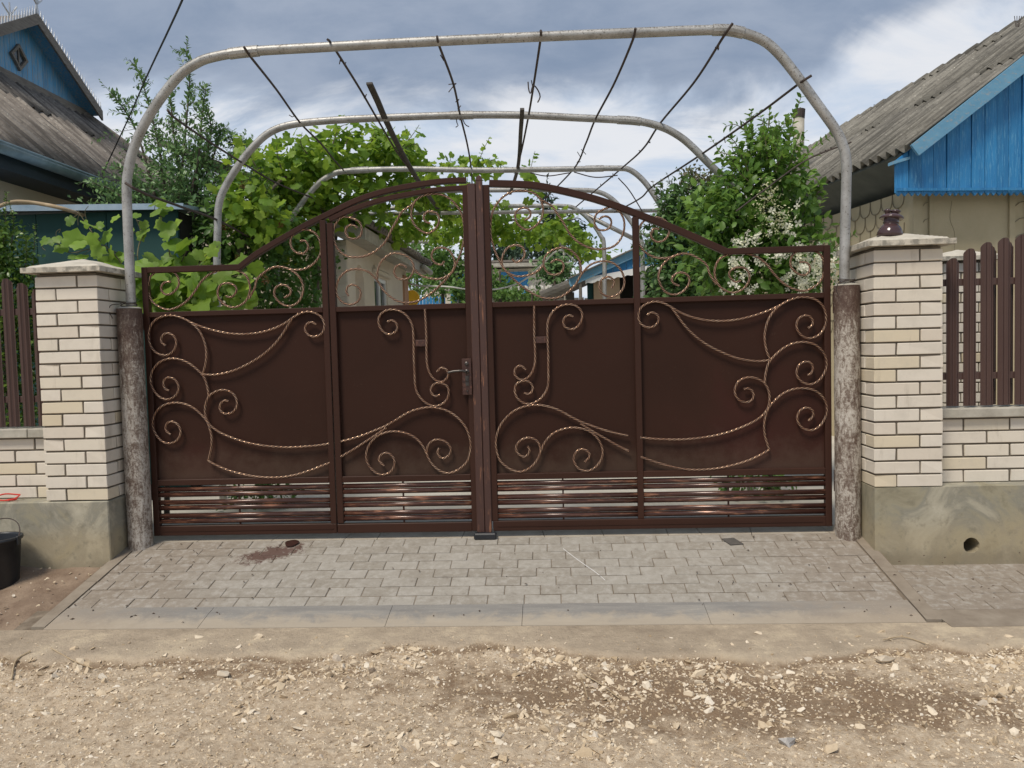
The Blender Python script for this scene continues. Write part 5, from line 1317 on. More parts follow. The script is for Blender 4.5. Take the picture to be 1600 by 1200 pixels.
def far_house():
    Y = 18.0; t = thing('house', 'distant low house with blue shutters beyond the yard', 'house', (0, Y+2, 0))
    mb = MB(); mb.box((-3.2, Y+0.2, 0), (0.95, Y+4, 3.45)); world_child('wall', mb, M_WALL, t)
    mb = MB(); mb.prism([(-3.6, Y-0.2, 3.62), (1.2, Y-0.2, 3.56), (1.2, Y+5, 3.66), (-3.6, Y+5, 3.7)], (0, 0, -0.1)); r = world_child('roof', mb, M_SILL, t)
    mb = MB(); mb.box((-3.4, Y+0.6, 3.70), (1.1, Y+4, 3.76)); world_child('roof_edge', mb, M_SLATE2, r)
    for x0, x1 in ((-0.92, -0.12), (-2.4, -1.6)):
        mb = MB(); mb.box((x0, Y+0.14, 2.0), (x1, Y+0.2, 3.36)); w = world_child('window', mb, M_BLUE, t)
        mb = MB(); mb.box((x0+0.2, Y+0.12, 2.2), (x1-0.2, Y+0.138, 3.0)); world_child('pane', mb, M_GLASS, w)
    # bent ridge tiles heaped in front of it
    q = thing('tile_stack', 'row of pale curved roof tiles in the far yard', 'roof tiles', (0.4, 12, 0))
    for i in range(9):
        mb = MB(); x = -0.55+i*0.17; a = np.linspace(0, math.pi, 8); prof = [(0.085*math.cos(v), 0.06*math.sin(v)) for v in a]+[(0.072*math.cos(v), 0.047*math.sin(v)) for v in a[::-1]]
        mb.sweep([(x, 11.6, 2.30), (x, 12.2, 2.42)], prof, (0, 0, 1)); world_child('tile', mb, M_SILL, q)
    mb = MB(); mb.box((-0.7, 11.7, 0), (1.0, 12.3, 2.27)); world_child('lean_to_wall', mb, M_GREYWOOD, q)
far_house()
def small_yard_things():
    t = thing('blue_fence', 'bright blue pointed picket fence at the end of the yard', 'picket fence', (-2.0, 12, 0))
    x = -2.36
    while x < -1.75:
        mb = MB(); mb.prism([(x, 12, 0.6), (x+0.062, 12, 0.6), (x+0.062, 12, 2.25), (x+0.031, 12, 2.30), (x, 12, 2.25)], (0, 0.015, 0)); world_child('picket', mb, M_BLUE, t); x += 0.070
    mb = MB(); mb.box((-2.4, 12.016, 2.05), (-1.75, 12.05, 2.12)); mb.box((-2.4, 12.016, 0.9), (-1.75, 12.05, 0.97)); world_child('rail', mb, M_BLUE, t)
    t = thing('grey_fence', 'weathered grey board fence right of the blue pickets', 'board fence', (0, 13, 0))
    x = -1.72
    while x < 2.2:
        mb = MB(); mb.box((x, 13, 0), (x+0.10, 13.02, 2.22+random.uniform(-0.02, 0.02))); world_child('board', mb, M_GREYWOOD, t); x += 0.115
    mb = MB(); mb.lathe([(0.0, -0.02), (0.135, -0.02), (0.145, 0.0), (0.135, 0.02), (0.0, 0.02)], 24, T=Matrix.Translation(Vector(atY(643, 466, 8.9))) @ Matrix.Rotation(math.pi/2, 4, 'X')); mb.box((-1.62, 8.92, 0), (-1.57, 8.95, 1.95))
    o = mb.build('yellow_disc', M_YELLOW, None); tag(o, 'round yellow disc at the corner of the cream outbuilding', 'disc')
    mb = MB(); mb.tube(catmull([atY(634, 430, 8.4), atY(637, 440, 8.3), atY(650, 446, 8.0), atY(700, 448, 7.4), atY(730, 452, 7.2), atY(775, 452, 7.0), atY(815, 440, 6.8), atY(845, 415, 6.6), atY(875, 390, 6.4), atY(900, 410, 6.4)], 0.08), 0.012, 6)
    tag(mb.build('hose', M_HOSE), 'white hose sagging across the yard between the trees', 'hose')
    for x, Y, y0, lab in ((713, 11.0, 415, 'thin pale pole by the pergola seen left of the gate centre'), (881, 11.0, 390, 'thin pale pole beside the blue shed roof')):
        a = atY(x, y0, Y); mb = MB(); mb.tube([(a[0], Y, 0), a], 0.02, 8); tag(mb.build('pole', M_SILL), lab, 'pole', 'thin poles in the yard')
    # service cable
    a = np.array(atY(152, 288, 4.2)); b = np.array(atY(287, -3, 0.0)); b2 = b+(b-np.array(atY(255, 70, 0.6)))*1.2
    pts = [atY(152, 288, 4.2), atY(175, 240, 3.4), atY(203, 180, 2.5), atY(230, 118, 1.4), atY(262, 50, 0.5), atY(287, -5, -0.2), atY(330, -110, -1.2)]
    mb = MB(); mb.tube(catmull(pts, 0.1), 0.0065, 6); tag(mb.build('cable', M_CABLE), 'black service cable rising across the sky from the left house gutter', 'cable')
small_yard_things()
# ------------------------------------------------------------------ foliage
def tmpl(kind):
    """leaf outline in (length, width, lift) with unit length; returns verts, tris"""
    if kind == 'lance':   # narrow folded leaf
        V = [(0, 0, 0), (0.5, 0.22, 0.07), (0.5, 0, -0.02), (0.5, -0.22, 0.07), (1, 0, -0.06)]
        F = [(0, 2, 1), (0, 3, 2), (1, 2, 4), (2, 3, 4)]
    elif kind == 'oval':
        V = [(0, 0, 0), (0.32, 0.27, 0.07), (0.7, 0.22, 0.05), (0.35, 0, 0), (0.7, 0, -0.02), (0.32, -0.27, 0.07), (0.7, -0.22, 0.05), (1, 0, -0.12)]
        F = [(0, 3, 1), (1, 3, 4), (1, 4, 2), (2, 4, 7), (0, 5, 3), (5, 6, 4), (5, 4, 3), (6, 7, 4)]
    elif kind == 'grape':
        out = [(0.0, 0.0), (-0.16, 0.20), (-0.05, 0.40), (0.20, 0.50), (0.30, 0.40), (0.52, 0.50), (0.68, 0.36), (0.72, 0.22), (1.0, 0.0)]
        pts = out+[(x, -y) for x, y in out[-2:0:-1]]
        V = [(0.35, 0, 0.0)]+[(x, y, -0.22*(y*y)-0.10*max(0, x-0.5)+0.05*math.sin(9*x+7*y)) for x, y in pts]
        n = len(pts); F = [(0, 1+i, 1+(i+1) % n) for i in range(n)]
    else:                  # petal: tiny four-petal star
        V = [(0.5, 0, 0.0)]; F = []
        for q in range(4):
            a = q*math.pi/2
            for da, r_, z in ((-0.5, 0.36, 0.06), (-0.22, 0.52, 0.10), (0.22, 0.52, 0.10), (0.5, 0.36, 0.06)): V.append((0.5+r_*math.cos(a+da), r_*math.sin(a+da), z))
            k = 1+4*q; F += [(0, k, k+1), (0, k+1, k+2), (0, k+2, k+3)]
    return np.array(V, float), np.array(F)
def frames(d, up):
    d = d/(np.linalg.norm(d, axis=1)[:, None]+1e-9)
    s = np.cross(up, d); ln = np.linalg.norm(s, axis=1)[:, None]; s = np.where(ln < 1e-4, np.array([[1.0, 0, 0]]), s/(ln+1e-9))
    u = np.cross(d, s); return d, s, u
def leaf_mesh(name, P, D, U, S, kind, mat, mirror=False):
    T, F = tmpl(kind); d, s, u = frames(D, U); n = len(P)
    V = P[:, None, :]+S[:, None, None]*(T[None, :, 0, None]*d[:, None]+T[None, :, 1, None]*s[:, None]+T[None, :, 2, None]*u[:, None])
    FF = F[None]+(np.arange(n)*len(T))[:, None, None]
    return mesh_np(name, V.reshape(-1, 3), FF.reshape(-1, 3), mat, kind != 'petal')
class Crown:
    def __init__(s, seed): s.r = np.random.default_rng(seed); s.P = []; s.D = []; s.U = []; s.S = []; s.stems = MB()
    def push(s, P, D, U, S): s.P.append(P); s.D.append(D); s.U.append(U); s.S.append(S)
    def clump(s, c, rad, n, size, droop=-0.2, shell=0.45, up=0.8):
        """n leaves through an ellipsoid, more of them near the surface"""
        r = s.r; q = r.normal(size=(n, 3)); q /= np.linalg.norm(q, axis=1)[:, None]
        rr = r.random(n)**shell; rad = np.array(rad)
        bump = 1+0.28*np.sin(q[:, 0]*5+c[0]*9)*np.cos(q[:, 2]*6+c[2]*7)+0.14*np.sin(q[:, 1]*11+q[:, 2]*9)
        P = np.array(c)+q*rad*(rr*bump)[:, None]
        D = q*0.7+r.normal(size=(n, 3))*0.65; D[:, 2] += droop
        U = np.tile([0, 0, 1.0], (n, 1))*up+q*0.6+r.normal(size=(n, 3))*0.35
        s.push(P, D, U, size*r.uniform(0.65, 1.2, n))
    def sprig(s, pts, size, gap, pair=True, r0=0.006, droop=0.0, taper=True, spread=0.9, stem=True):
        q = catmull(pts, max(gap*0.5, 0.01)); t = np.gradient(q, axis=0); t /= np.linalg.norm(t, axis=1)[:, None]+1e-9
        L = np.r_[0, np.cumsum(np.linalg.norm(np.diff(q, axis=0), axis=1))]
        if stem: s.stems.tube(q, r0, 5, scale=np.linspace(1, 0.4, len(q)))
        k = max(2, int(L[-1]/gap)); r = s.r
        for i in range(k):
            l = L[-1]*(0.12+0.88*(i+r.uniform(-0.2, 0.2)+0.5)/k); p = np.array([np.interp(l, L, q[:, j]) for j in range(3)]); tt = t[min(len(q)-1, np.searchsorted(L, l))]
            a0 = r.uniform(0, 6.28)
            for j in range(2 if pair else 1):
                a = a0+math.pi*j
                o = np.cross(tt, (math.cos(a), math.sin(a), 0.3)); o /= np.linalg.norm(o)+1e-9
                d = o*spread+tt*0.6+np.array([0, 0, droop])
                sz = size*r.uniform(0.75, 1.15)*((1-0.45*l/L[-1]) if taper else 1)
                s.push(p[None], d[None], (np.array([0, 0, 1.0])+r.normal(size=3)*0.3)[None], np.array([sz]))
    def random_sprigs(s, c, rad, n, length, size, gap, up=0.9, pair=True, r0=0.004, out=0.7, droop=0.0):
        r = s.r
        for _ in range(n):
            q = r.normal(size=3); q /= np.linalg.norm(q); 
            if q[2] < -0.3: q[2] *= -1
            b = np.array(c)+q*np.array(rad)*r.uniform(0.6, 0.95)
            d = q*out+np.array([0, 0, up])+r.normal(size=3)*0.3; d /= np.linalg.norm(d); l = length*r.uniform(0.6, 1.25)
            bend = r.normal(size=3)*0.12*l
            s.sprig([b, b+d*l*0.5+bend, b+d*l+bend*0.6+np.array([0, 0, -0.08*l])], size, gap, pair, r0, droop)
    def build(s, root, kind, mat, name='crown', stem_mat=None):
        P, D, U, S = (np.concatenate(x) for x in (s.P, s.D, s.U, s.S))
        o = obj(name, leaf_mesh(name, P, D, U, S, kind, mat)); o.parent = root; o.matrix_parent_inverse = Matrix.Translation(-world_loc(root)); stuff(o)
        if s.stems.v: stuff(world_child('branch', s.stems, stem_mat or M_BARK, root))
        return o
def trunk(root, pts, r0, r1, mat=None, name='trunk'):
    q = catmull(pts, 0.08); mb = MB(); mb.tube(q, 1.0, 9, scale=np.linspace(r0, r1, len(q))); return world_child(name, mb, mat or M_BARK, root, True)
def pxm(Y): return (Y-CAM[1])/CF       # metres per photo pixel at depth Y
def C(x, y, Y): return np.array(atY(x, y, Y))

def plum_tree():
    Y = 2.9; b = C(255, 560, Y); b[2] = 0; k = pxm(Y)
    t = thing('plum_tree', 'slender leaved plum tree behind the left gate post', 'tree', tuple(b))
    c = Crown(11)
    limbs = [[(262,470),(270,380),(282,290),(292,180),(297,110),(291,80)], [(262,450),(262,350),(250,240),(226,140),(211,100)], [(262,440),(285,350),(308,260),(316,180),(322,135)], [(262,420),(245,320),(215,210),(190,165),(174,146)], [(262,430),(300,330),(335,240),(348,200),(362,225)], [(262,450),(225,350),(180,300),(140,285)], [(268,400),(285,300),(270,200),(266,122)], [(266,420),(310,330),(345,270),(378,228),(392,222)], [(262,430),(240,350),(205,280),(185,260)], [(275,380),(300,300),(330,210),(318,160)]]
    for i, l in enumerate(limbs):
        pts = [C(x, y, Y+0.25*math.sin(i*2.1)*(j/len(l))) for j, (x, y) in enumerate(l)]
        trunk(t, pts, 0.024, 0.003, name='limb')
        for j in range(1, len(pts)):
            for _ in range(9):
                f = c.r.random(); p = pts[j-1]*(1-f)+pts[j]*f; d = c.r.normal(size=3)*np.array([1, 1, 0.6])+np.array([0, 0, 0.35]); d /= np.linalg.norm(d); L = c.r.uniform(0.16, 0.40)*(1 if j < len(pts)-1 else 0.4)
                c.sprig([p, p+d*L*0.5, p+d*L+np.array([0, 0, -0.03])], 0.070, 0.022, False, 0.0025, 0.0)
        c.sprig([pts[-3], pts[-2], pts[-1]], 0.066, 0.016, True, 0.003, taper=False)
    for x, y, rx, ry, n in ((285,300,60,95,2400), (300,250,42,60,700), (225,300,50,50,900), (330,330,40,70,900), (285,330,70,95,2600), (240,360,80,60,2000), (175,345,62,48,1100), (320,260,38,60,650), (250,235,30,45,280), (310,390,60,60,1200), (190,300,45,30,350), (215,430,60,40,700)):
        c.clump(C(x, y, Y+0.1), (rx*k, 0.42, ry*k), int(n*0.5), 0.064, 0.1)
    c.build(t, 'lance', LF_PLUM); trunk(t, [b, C(258, 520, Y), C(262, 440, Y)], 0.07, 0.04)
    mb = MB(); mb.tube(catmull([C(-20,330,1.7), C(5,320,1.7), C(25,315,1.75), C(60,318,1.8), (C(105,328,1.8)), C(160,350,2.3), C(215,395,2.8)], 0.04), 0.016, 8, scale=None); world_child('branch', mb, M_TWIG, t, True)
plum_tree()

def hedge_shrub():
    Y = 1.0; b = C(15, 700, Y); b[2] = 0; k = pxm(Y)
    t = thing('hedge_shrub', 'glossy upright hedge shrub behind the left picket fence', 'shrub', tuple(b)); c = Crown(12)
    for x, y, rx, ry, n in ((5,400,38,60,1100), (15,480,48,70,1500), (30,560,50,90,1500), (30,650,60,60,900), (-40,450,60,120,1600), (52,470,18,70,500), (-120,480,90,140,1500)):
        c.clump(C(x, y, Y), (rx*k, 0.28, ry*k), n, 0.042, 0.0)
    for x, y0, y1 in ((5,400,300), (18,380,315), (50,440,350), (-8,400,290), (38,430,375), (58,470,410), (2,430,350)):
        c.sprig([C(x, y0, Y), C(x+3, (y0+y1)/2, Y), C(x+random.uniform(-6, 6), y1, Y-0.05)], 0.042, 0.017, True, 0.004)
    c.build(t, 'oval', LF_BOX); trunk(t, [b, b+np.array([0.02, 0, 0.6]), b+np.array([0, 0, 1.2])], 0.035, 0.015)
hedge_shrub()

def grape_left():
    """vine behind the left pillar: its big leaves are built one by one"""
    Y = 0.75; b = C(255, 700, Y); b[2] = 0
    t = thing('grapevine', 'young grapevine with large light leaves beside the left pillar', 'grapevine', tuple(b)); r = np.random.default_rng(21)
    meshes = []
    for i in range(7):
        T, F = tmpl('grape'); V = T.copy(); V[:, 2] += r.normal(size=len(V))*0.03-0.12*V[:, 0]**2*r.uniform(0, 1); V[:, 1] *= r.uniform(0.85, 1.15)
        meshes.append(mesh_np('leaf', V, F, LF_GRAPE, True))
    shoots = [[(262,520),(255,470),(230,430),(195,400),(150,388),(110,395),(90,380),(70,374)], [(262,500),(268,430),(262,380),(250,335),(245,310),(240,335)], [(270,520),(290,470),(300,430),(322,400),(345,380)], [(230,470),(200,440),(185,405),(150,370),(135,350),(122,330)], [(255,490),(225,440),(215,400),(220,365),(212,340)], [(280,500),(300,470),(320,450),(345,440),(370,430)], [(265,480),(280,420),(292,390),(300,370)]]
    st = MB(); pts_all = []
    for s_ in shoots:
        q = catmull([C(x, y, Y+random.uniform(-0.08, 0.08)) for x, y in s_], 0.02); st.tube(q, 0.005, 6, scale=np.linspace(1.4, 0.45, len(q))); pts_all.append(q)
    def put(p, size, d=None):
        d = Vector((r.normal()*0.7, -0.55+r.normal()*0.35, -0.55+r.normal()*0.5)) if d is None else Vector(d); d.normalize()
        nrm = Vector((r.normal()*0.35, -0.85, 0.55+r.normal()*0.3)); x = d; z = (nrm-x*nrm.dot(x)).normalized(); y = z.cross(x)
        M_ = Matrix((x, y, z)).transposed().to_euler()
        o = place_child('leaf', meshes[r.integers(7)], t, tuple(p), M_, (size,)*3)
    for q in pts_all:
        n = max(4, int(len(q)*0.02/0.075))
        for i in range(n):
            f = (i+0.6)/n; j = min(len(q)-1, int(f*len(q))); sz = 0.135*(1-0.55*f**2)*r.uniform(0.75, 1.15)
            off = np.array([r.normal()*0.05, r.normal()*0.04-0.02, r.normal()*0.04]); st.tube([q[j], q[j]+off], 0.0025, 4); put(q[j]+off, sz)
    for _ in range(120):
        x, y = r.normal(292, 48), r.normal(448, 30)
        if y < 405 and x < 235: continue
        if y < 395: y = 395+r.random()*80
        put(C(x, y, Y+r.uniform(-0.18, 0.25)), r.uniform(0.09, 0.15))
    for x, y, s_ in ((113,392,.14),(150,362,.13),(172,372,.12),(125,385,.10),(150,395,.09),(88,378,.075),(245,335,.12),(262,358,.14),(250,320,.07),(215,342,.08),(265,385,.16),(290,395,.13),(175,350,.07)): put(C(x, y-8, Y-0.05), s_)
    # tendrils
    for s_ in ([(70,376),(66,386),(71,391)], [(88,372),(88,362),(95,358),(92,364)], [(122,352),(122,340),(128,333)], [(135,345),(133,330),(138,322)]): st.tube(catmull([C(x, y, Y) for x, y in s_], 0.008), 0.0022, 4)
    world_child('stem', st, M_STEM, t); trunk(t, [b, b+np.array([0.03, 0, 0.5]), C(262, 520, Y)], 0.02, 0.012, M_BARK)
grape_left()

def pergola_vine():
    b = np.array([-2.0, 3.3, 0]); t = thing('grapevine', 'old grapevine spreading over the left half of the pergola', 'grapevine', tuple(b)); c = Crown(31)
    cl = [(560,255,3.3,70,38,420),(480,255,2.7,70,45,520),(435,285,2.6,48,45,330),(390,245,2.4,22,20,40),(620,240,3.4,45,30,260),(530,215,3.0,40,18,130),(600,222,3.4,35,16,130),(470,330,2.9,80,60,650),(400,330,2.4,50,55,420),(560,310,4.2,80,40,500),(640,300,4.8,70,25,380),(700,315,5.5,80,28,420),(620,355,5.5,70,28,380),(700,360,6.5,70,22,340),(780,355,6.5,90,22,460),(840,370,7,70,18,300),(880,355,6.0,32,30,180),(760,335,6.0,60,16,240),(905,375,6.0,22,24,120),(830,290,4.6,14,24,40),(720,262,5.0,55,14,110),(660,262,5.0,45,12,100),(770,262,5.5,30,16,50),(930,395,6.5,30,14,60),(440,375,3.0,50,45,260)]
    for x, y, Y, rx, ry, n in cl:
        if x > 415 and Y < 3.55: Y = Y+0.95
        k = pxm(Y); c.clump(C(x, y, Y), (rx*k, 0.55, ry*k), int(n*0.66), 0.094, -0.35, 0.5, 0.5)
    for s_ in ([(480,240,2.8),(470,225,2.7),(472,207,2.7)], [(520,225,3),(530,200,3),(545,193,3)], [(540,225,3),(550,205,3)], [(620,240,3.4),(645,210,3.4),(655,195,3.4)], [(625,235,3.4),(650,225,3.4),(660,240,3.4)], [(740,270,5),(755,235,5),(766,213,5)], [(745,268,5),(765,250,5),(790,262,5)], [(820,300,4.6),(830,260,4.6),(836,236,4.6)], [(700,265,5),(706,240,5)], [(400,260,2.4),(385,235,2.4),(375,212,2.4)], [(370,270,2.3),(350,250,2.3),(338,240,2.3)], [(580,222,3.3),(586,205,3.3)], [(440,265,2.5),(432,235,2.5),(435,222,2.5)], [(880,340,6),(905,330,6),(925,328,6)]):
        c.sprig([C(*p) for p in s_] if len(s_) > 2 else [C(*s_[0]), (C(*s_[0])+C(*s_[1]))/2, C(*s_[1])], 0.10, 0.055, False, 0.006, -0.5)
    c.build(t, 'grape', LF_CANOPY, 'foliage', M_STEM)
    for pts in ([(380,560,2.5),(378,470,2.6),(390,400,2.8),(420,330,3.4),(500,300,4.3),(600,292,5),(700,330,5.5),(800,345,6.5)], [(378,470,2.6),(372,420,2.5),(380,360,2.5),(420,300,2.9),(470,268,3.6),(560,275,4.4),(640,300,4.8)], [(640,300,4.8),(720,345,6.2),(820,352,6.6),(900,342,6.2)], [(760,352,6.5),(790,343,6.5),(850,350,6.5),(880,352,6.5)], [(500,300,4.3),(560,322,4.9),(640,342,5.8)]):
        P = [C(*p) for p in pts]
        if pts[0][1] == 560: P[0][2] = 0
        trunk(t, P, 0.020, 0.008, name='cane')
pergola_vine()

def climber():
    b = C(400, 560, 2.7); b[2] = 0; t = thing('climber', 'dark leafy climber with withered flower heads behind the second hoop', 'climber', tuple(b)); c = Crown(41)
    for x, y, Y, rx, ry, n in ((375,310,2.6,45,45,420), (350,360,2.4,40,50,300), (400,420,2.8,65,60,750), (465,425,3.6,50,60,600), (350,440,2.5,60,45,700), (500,400,4.2,26,75,330), (420,360,3.0,60,50,800), (330,400,2.6,40,40,350), (440,470,3.2,70,26,450)):
        k = pxm(Y); c.clump(C(x, y, Y), (rx*k, 0.4, ry*k), n, 0.075, -0.2)
    c.random_sprigs(C(380,320,2.6), (0.25, 0.3, 0.22), 26, 0.25, 0.06, 0.04)
    c.build(t, 'oval', LF_DARK, 'foliage', M_STEM)
    c2 = Crown(42)
    for x, y in ((385,292),(358,350),(348,355),(352,362),(365,305),(338,300),(440,350),(372,405),(415,437),(378,290)): c2.clump(C(x, y, 2.35), (0.035, 0.03, 0.045), 40, 0.022)
    c2.build(t, 'oval', M_BROWNFL, 'flower_head')
    trunk(t, [b, C(398, 480, 2.7), C(385, 400, 2.6), C(380, 330, 2.6)], 0.03, 0.012); trunk(t, [C(495,600,4.0), C(494,470,4.0), C(497,400,4.1), C(505,340,4.2)], 0.04, 0.03)
climber()

def mock_orange():
    Y = 1.35; b = C(1200, 600, Y); b[2] = 0; k = pxm(Y)
    t = thing('mock_orange', 'tall mock orange bush with white blossom right of the gate', 'shrub', tuple(b)); c = Crown(51); f = Crown(52); g = Crown(53)
    for x, y, rx, ry, n in ((1190,268,48,48,560), (1160,310,60,50,800), (1230,300,45,55,750), (1140,360,60,50,800), (1210,380,70,55,900), (1250,400,40,50,500), (1170,430,80,45,900), (1240,440,55,35,500), (1110,400,50,50,500), (1195,235,30,26,150), (1100,340,40,45,400)):
        c.clump(C(x, y, Y), (rx*k, 0.4, ry*k), int(n*0.6), 0.078, -0.1)
    shoots = [[(1205,260),(1200,215),(1203,168)], [(1185,265),(1165,205),(1168,185)], [(1228,250),(1236,200),(1230,178)], [(1175,290),(1150,250),(1120,235)], [(1225,330),(1222,260),(1240,190),(1252,150)], [(1190,260),(1175,215),(1150,195),(1133,198)], [(1200,260),(1195,215),(1185,200)], [(1180,280),(1160,240),(1138,250)], [(1210,250),(1205,200),(1192,190)], [(1230,300),(1240,240),(1258,215)], [(1240,340),(1270,310),(1285,295)], [(1240,380),(1265,340),(1280,325)], [(1220,270),(1228,225),(1232,205)], [(1250,400),(1275,360),(1288,345)], [(1170,270),(1150,225),(1140,215)], [(1200,300),(1180,235),(1165,205)], [(1260,420),(1280,380),(1275,340),(1290,300)], [(1160,290),(1140,270),(1128,275)], [(1215,265),(1215,215),(1210,180)]]
    c.random_sprigs(C(1195,290,Y), (0.26, 0.3, 0.35), 34, 0.32, 0.075, 0.04, up=0.8); c.random_sprigs(C(1240,400,Y), (0.25, 0.3, 0.3), 20, 0.3, 0.075, 0.04, up=0.4)
    for i, s_ in enumerate(shoots): c.sprig([C(x, y, Y+0.15*math.sin(i*1.7)) for x, y in s_], 0.085, 0.042, True, 0.006, 0.05)
    for x, y, rx, ry, nf, nb in ((1205,310,22,30,6,160), (1215,345,25,25,12,150), (1190,330,20,30,4,110), (1165,378,22,14,34,30), (1205,355,18,15,10,60), (1235,360,9,7,10,8), (1150,410,14,10,16,6), (1165,425,14,16,26,8), (1210,405,26,10,18,10), (1255,425,28,22,70,14), (1262,400,16,14,30,8), (1240,395,20,10,20,8), (1285,410,10,24,28,6), (1140,450,10,8,10,4), (1175,450,10,8,10,3), (1255,448,25,12,36,6), (1280,440,18,14,26,4), (1305,420,10,30,26,5), (1310,395,8,10,10,4), (1230,345,14,16,6,60), (1200,290,14,16,0,60), (1252,320,6,5,5,4)):
        f.clump(C(x, y, Y-0.42), (rx*k, 0.14, ry*k), max(1, int(nf*0.8)), 0.046, 0.0, 0.7, 0.2) if nf else None
        if nb: g.clump(C(x, y, Y-0.38), (rx*k, 0.14, ry*k), max(2, int(nb*0.6)), 0.018, 0.0, 0.7, 0.2)
    c.build(t, 'oval', LF_MOCK, 'crown', M_STEM); f.build(t, 'petal', M_PETAL, 'blossom'); g.build(t, 'oval', M_BUD, 'bud')
    for pts in ([(1200,560),(1205,450),(1230,350),(1212,270)], [(1195,560),(1180,430),(1150,330)], [(1205,560),(1235,440),(1250,330)]):
        P = [C(x, y, Y) for x, y in pts]; P[0][2] = 0; trunk(t, P, 0.022, 0.009, name='stem')
mock_orange()
def rose_bush():
    Y = 2.5; b = C(1080, 600, Y); b[2] = 0; k = pxm(Y)
    t = thing('rose_bush', 'dense dark climbing rose with reddish tips left of the white blossom', 'shrub', tuple(b)); c = Crown(61); d = Crown(62)
    for x, y, rx, ry, n in ((1085,330,50,40,1000), (1050,350,38,45,800), (1080,400,55,50,1300), (1045,420,38,45,900), (1100,440,60,45,1000), (1120,320,40,35,600), (1060,460,60,40,900), (1055,310,28,25,350), (1030,390,26,40,420)):
        c.clump(C(x, y, Y), (rx*k, 0.42, ry*k), int(n*0.7), 0.062, -0.15)
    c.random_sprigs(C(1085,330,Y), (0.3, 0.3, 0.25), 24, 0.22, 0.05, 0.035, up=0.8); c.random_sprigs(C(1040,390,Y), (0.22, 0.3, 0.45), 26, 0.2, 0.05, 0.04, up=0.1)
    for x, y, rx, ry, n in ((1100,285,42,14,260), (1080,280,16,20,110), (1130,292,30,12,140)): d.clump(C(x, y, Y), (rx*k, 0.25, ry*k), n, 0.045, 0.2)
    for s_ in ([(1082,300),(1083,275),(1081,262)], [(1030,320),(1022,295),(1020,282)], [(1035,310),(1032,290),(1037,280)], [(1095,300),(1097,280),(1099,274)], [(1120,300),(1122,285),(1125,276)], [(1065,310),(1063,290),(1068,280)], [(1110,300),(1108,284),(1110,276)]): d.sprig([C(x, y, Y) for x, y in s_], 0.045, 0.028, True, 0.004)
    c.build(t, 'oval', LF_ROSE); d.build(t, 'oval', LF_ROSETIP, 'new_shoots', M_STEM); trunk(t, [b, C(1085, 480, Y), C(1080, 380, Y)], 0.03, 0.012)
rose_bush()

def far_trees():
    defs = [ # x, y (crown centre), Y, rx, ry, leaves, kind, label
     (690,425,11,45,45,1500,'g','bushy green tree behind the cream outbuilding, left of the gate centre'),
     (650,400,13,45,55,1500,'g','green tree rising behind the outbuilding roof'),
     (725,455,10,22,22,500,'g','low green bush against the gate centre post'),
     (780,440,11,24,34,700,'g','slim leafy tree just right of the gate centre post'),
     (865,440,10,36,36,900,'l','airy pale bush in front of the blue shed'),
     (905,385,14,30,22,260,'l','thin tree showing against the sky above the blue shed'),
     (830,465,10.5,45,12,420,'g','low vegetable bed foliage along the grey fence'),
     (860,385,26,75,30,1500,'d','dark conifer beyond the distant house'),
     (800,395,30,60,26,1200,'d','second dark conifer far behind the distant house'),
     (855,330,24,14,32,260,'d','dark pointed conifer tip above the pergola vine'),
     (585,400,16,60,50,900,'g','tall green tree behind the outbuilding, mostly hidden'),
     (1000,450,14,70,60,800,'g','green tree behind the blue shed'),
    ]
    for i, (x, y, Y, rx, ry, n, kd, lab) in enumerate(defs):
        k = pxm(Y); c = Crown(70+i); ctr = C(x, y, Y); b = ctr.copy(); b[2] = 0
        name = 'conifer' if kd == 'd' else 'tree' if ry > 24 else 'bush'
        t = thing(name, lab, 'tree' if name != 'bush' else 'bush', tuple(b), 'trees beyond the yard')
        for j in range(5):
            o = c.r.normal(size=3)*np.array([rx*k*0.42, 0.4, ry*k*0.38]); c.clump(ctr+o, (rx*k*0.62, rx*k*0.5, ry*k*0.6), n//5, (0.16 if kd == 'd' else 0.10)*(1 if Y < 20 else 1.6), 0.0 if kd != 'd' else -0.3)
        c.build(t, 'lance' if kd == 'd' else 'oval', LF_SPRUCE if kd == 'd' else LF_FAR if kd == 'g' else LF_PLUM)
        trunk(t, [b, (b+ctr)/2, ctr+np.array([0.02, 0, ry*k*0.5])], 0.07, 0.02)
    # ground plants seen through the tubes at the foot of the gate
    for x, Y, lab in ((-1.75, 1.25, 'low green plants behind the hinge end of the left leaf'), (1.95, 1.3, 'dry low plants behind the hinge end of the right leaf')):
        t = thing('low_plant', lab, 'plants', (x, Y, 0), 'plants at the foot of the gate'); c = Crown(int(90+x*3))
        for j in range(4): c.clump((x+(j-1.5)*0.12, Y+0.1*math.sin(j*2.0), 0.13), (0.12, 0.2, 0.16), 90, 0.05)
        c.build(t, 'oval', LF_DARK, 'foliage')
far_trees()

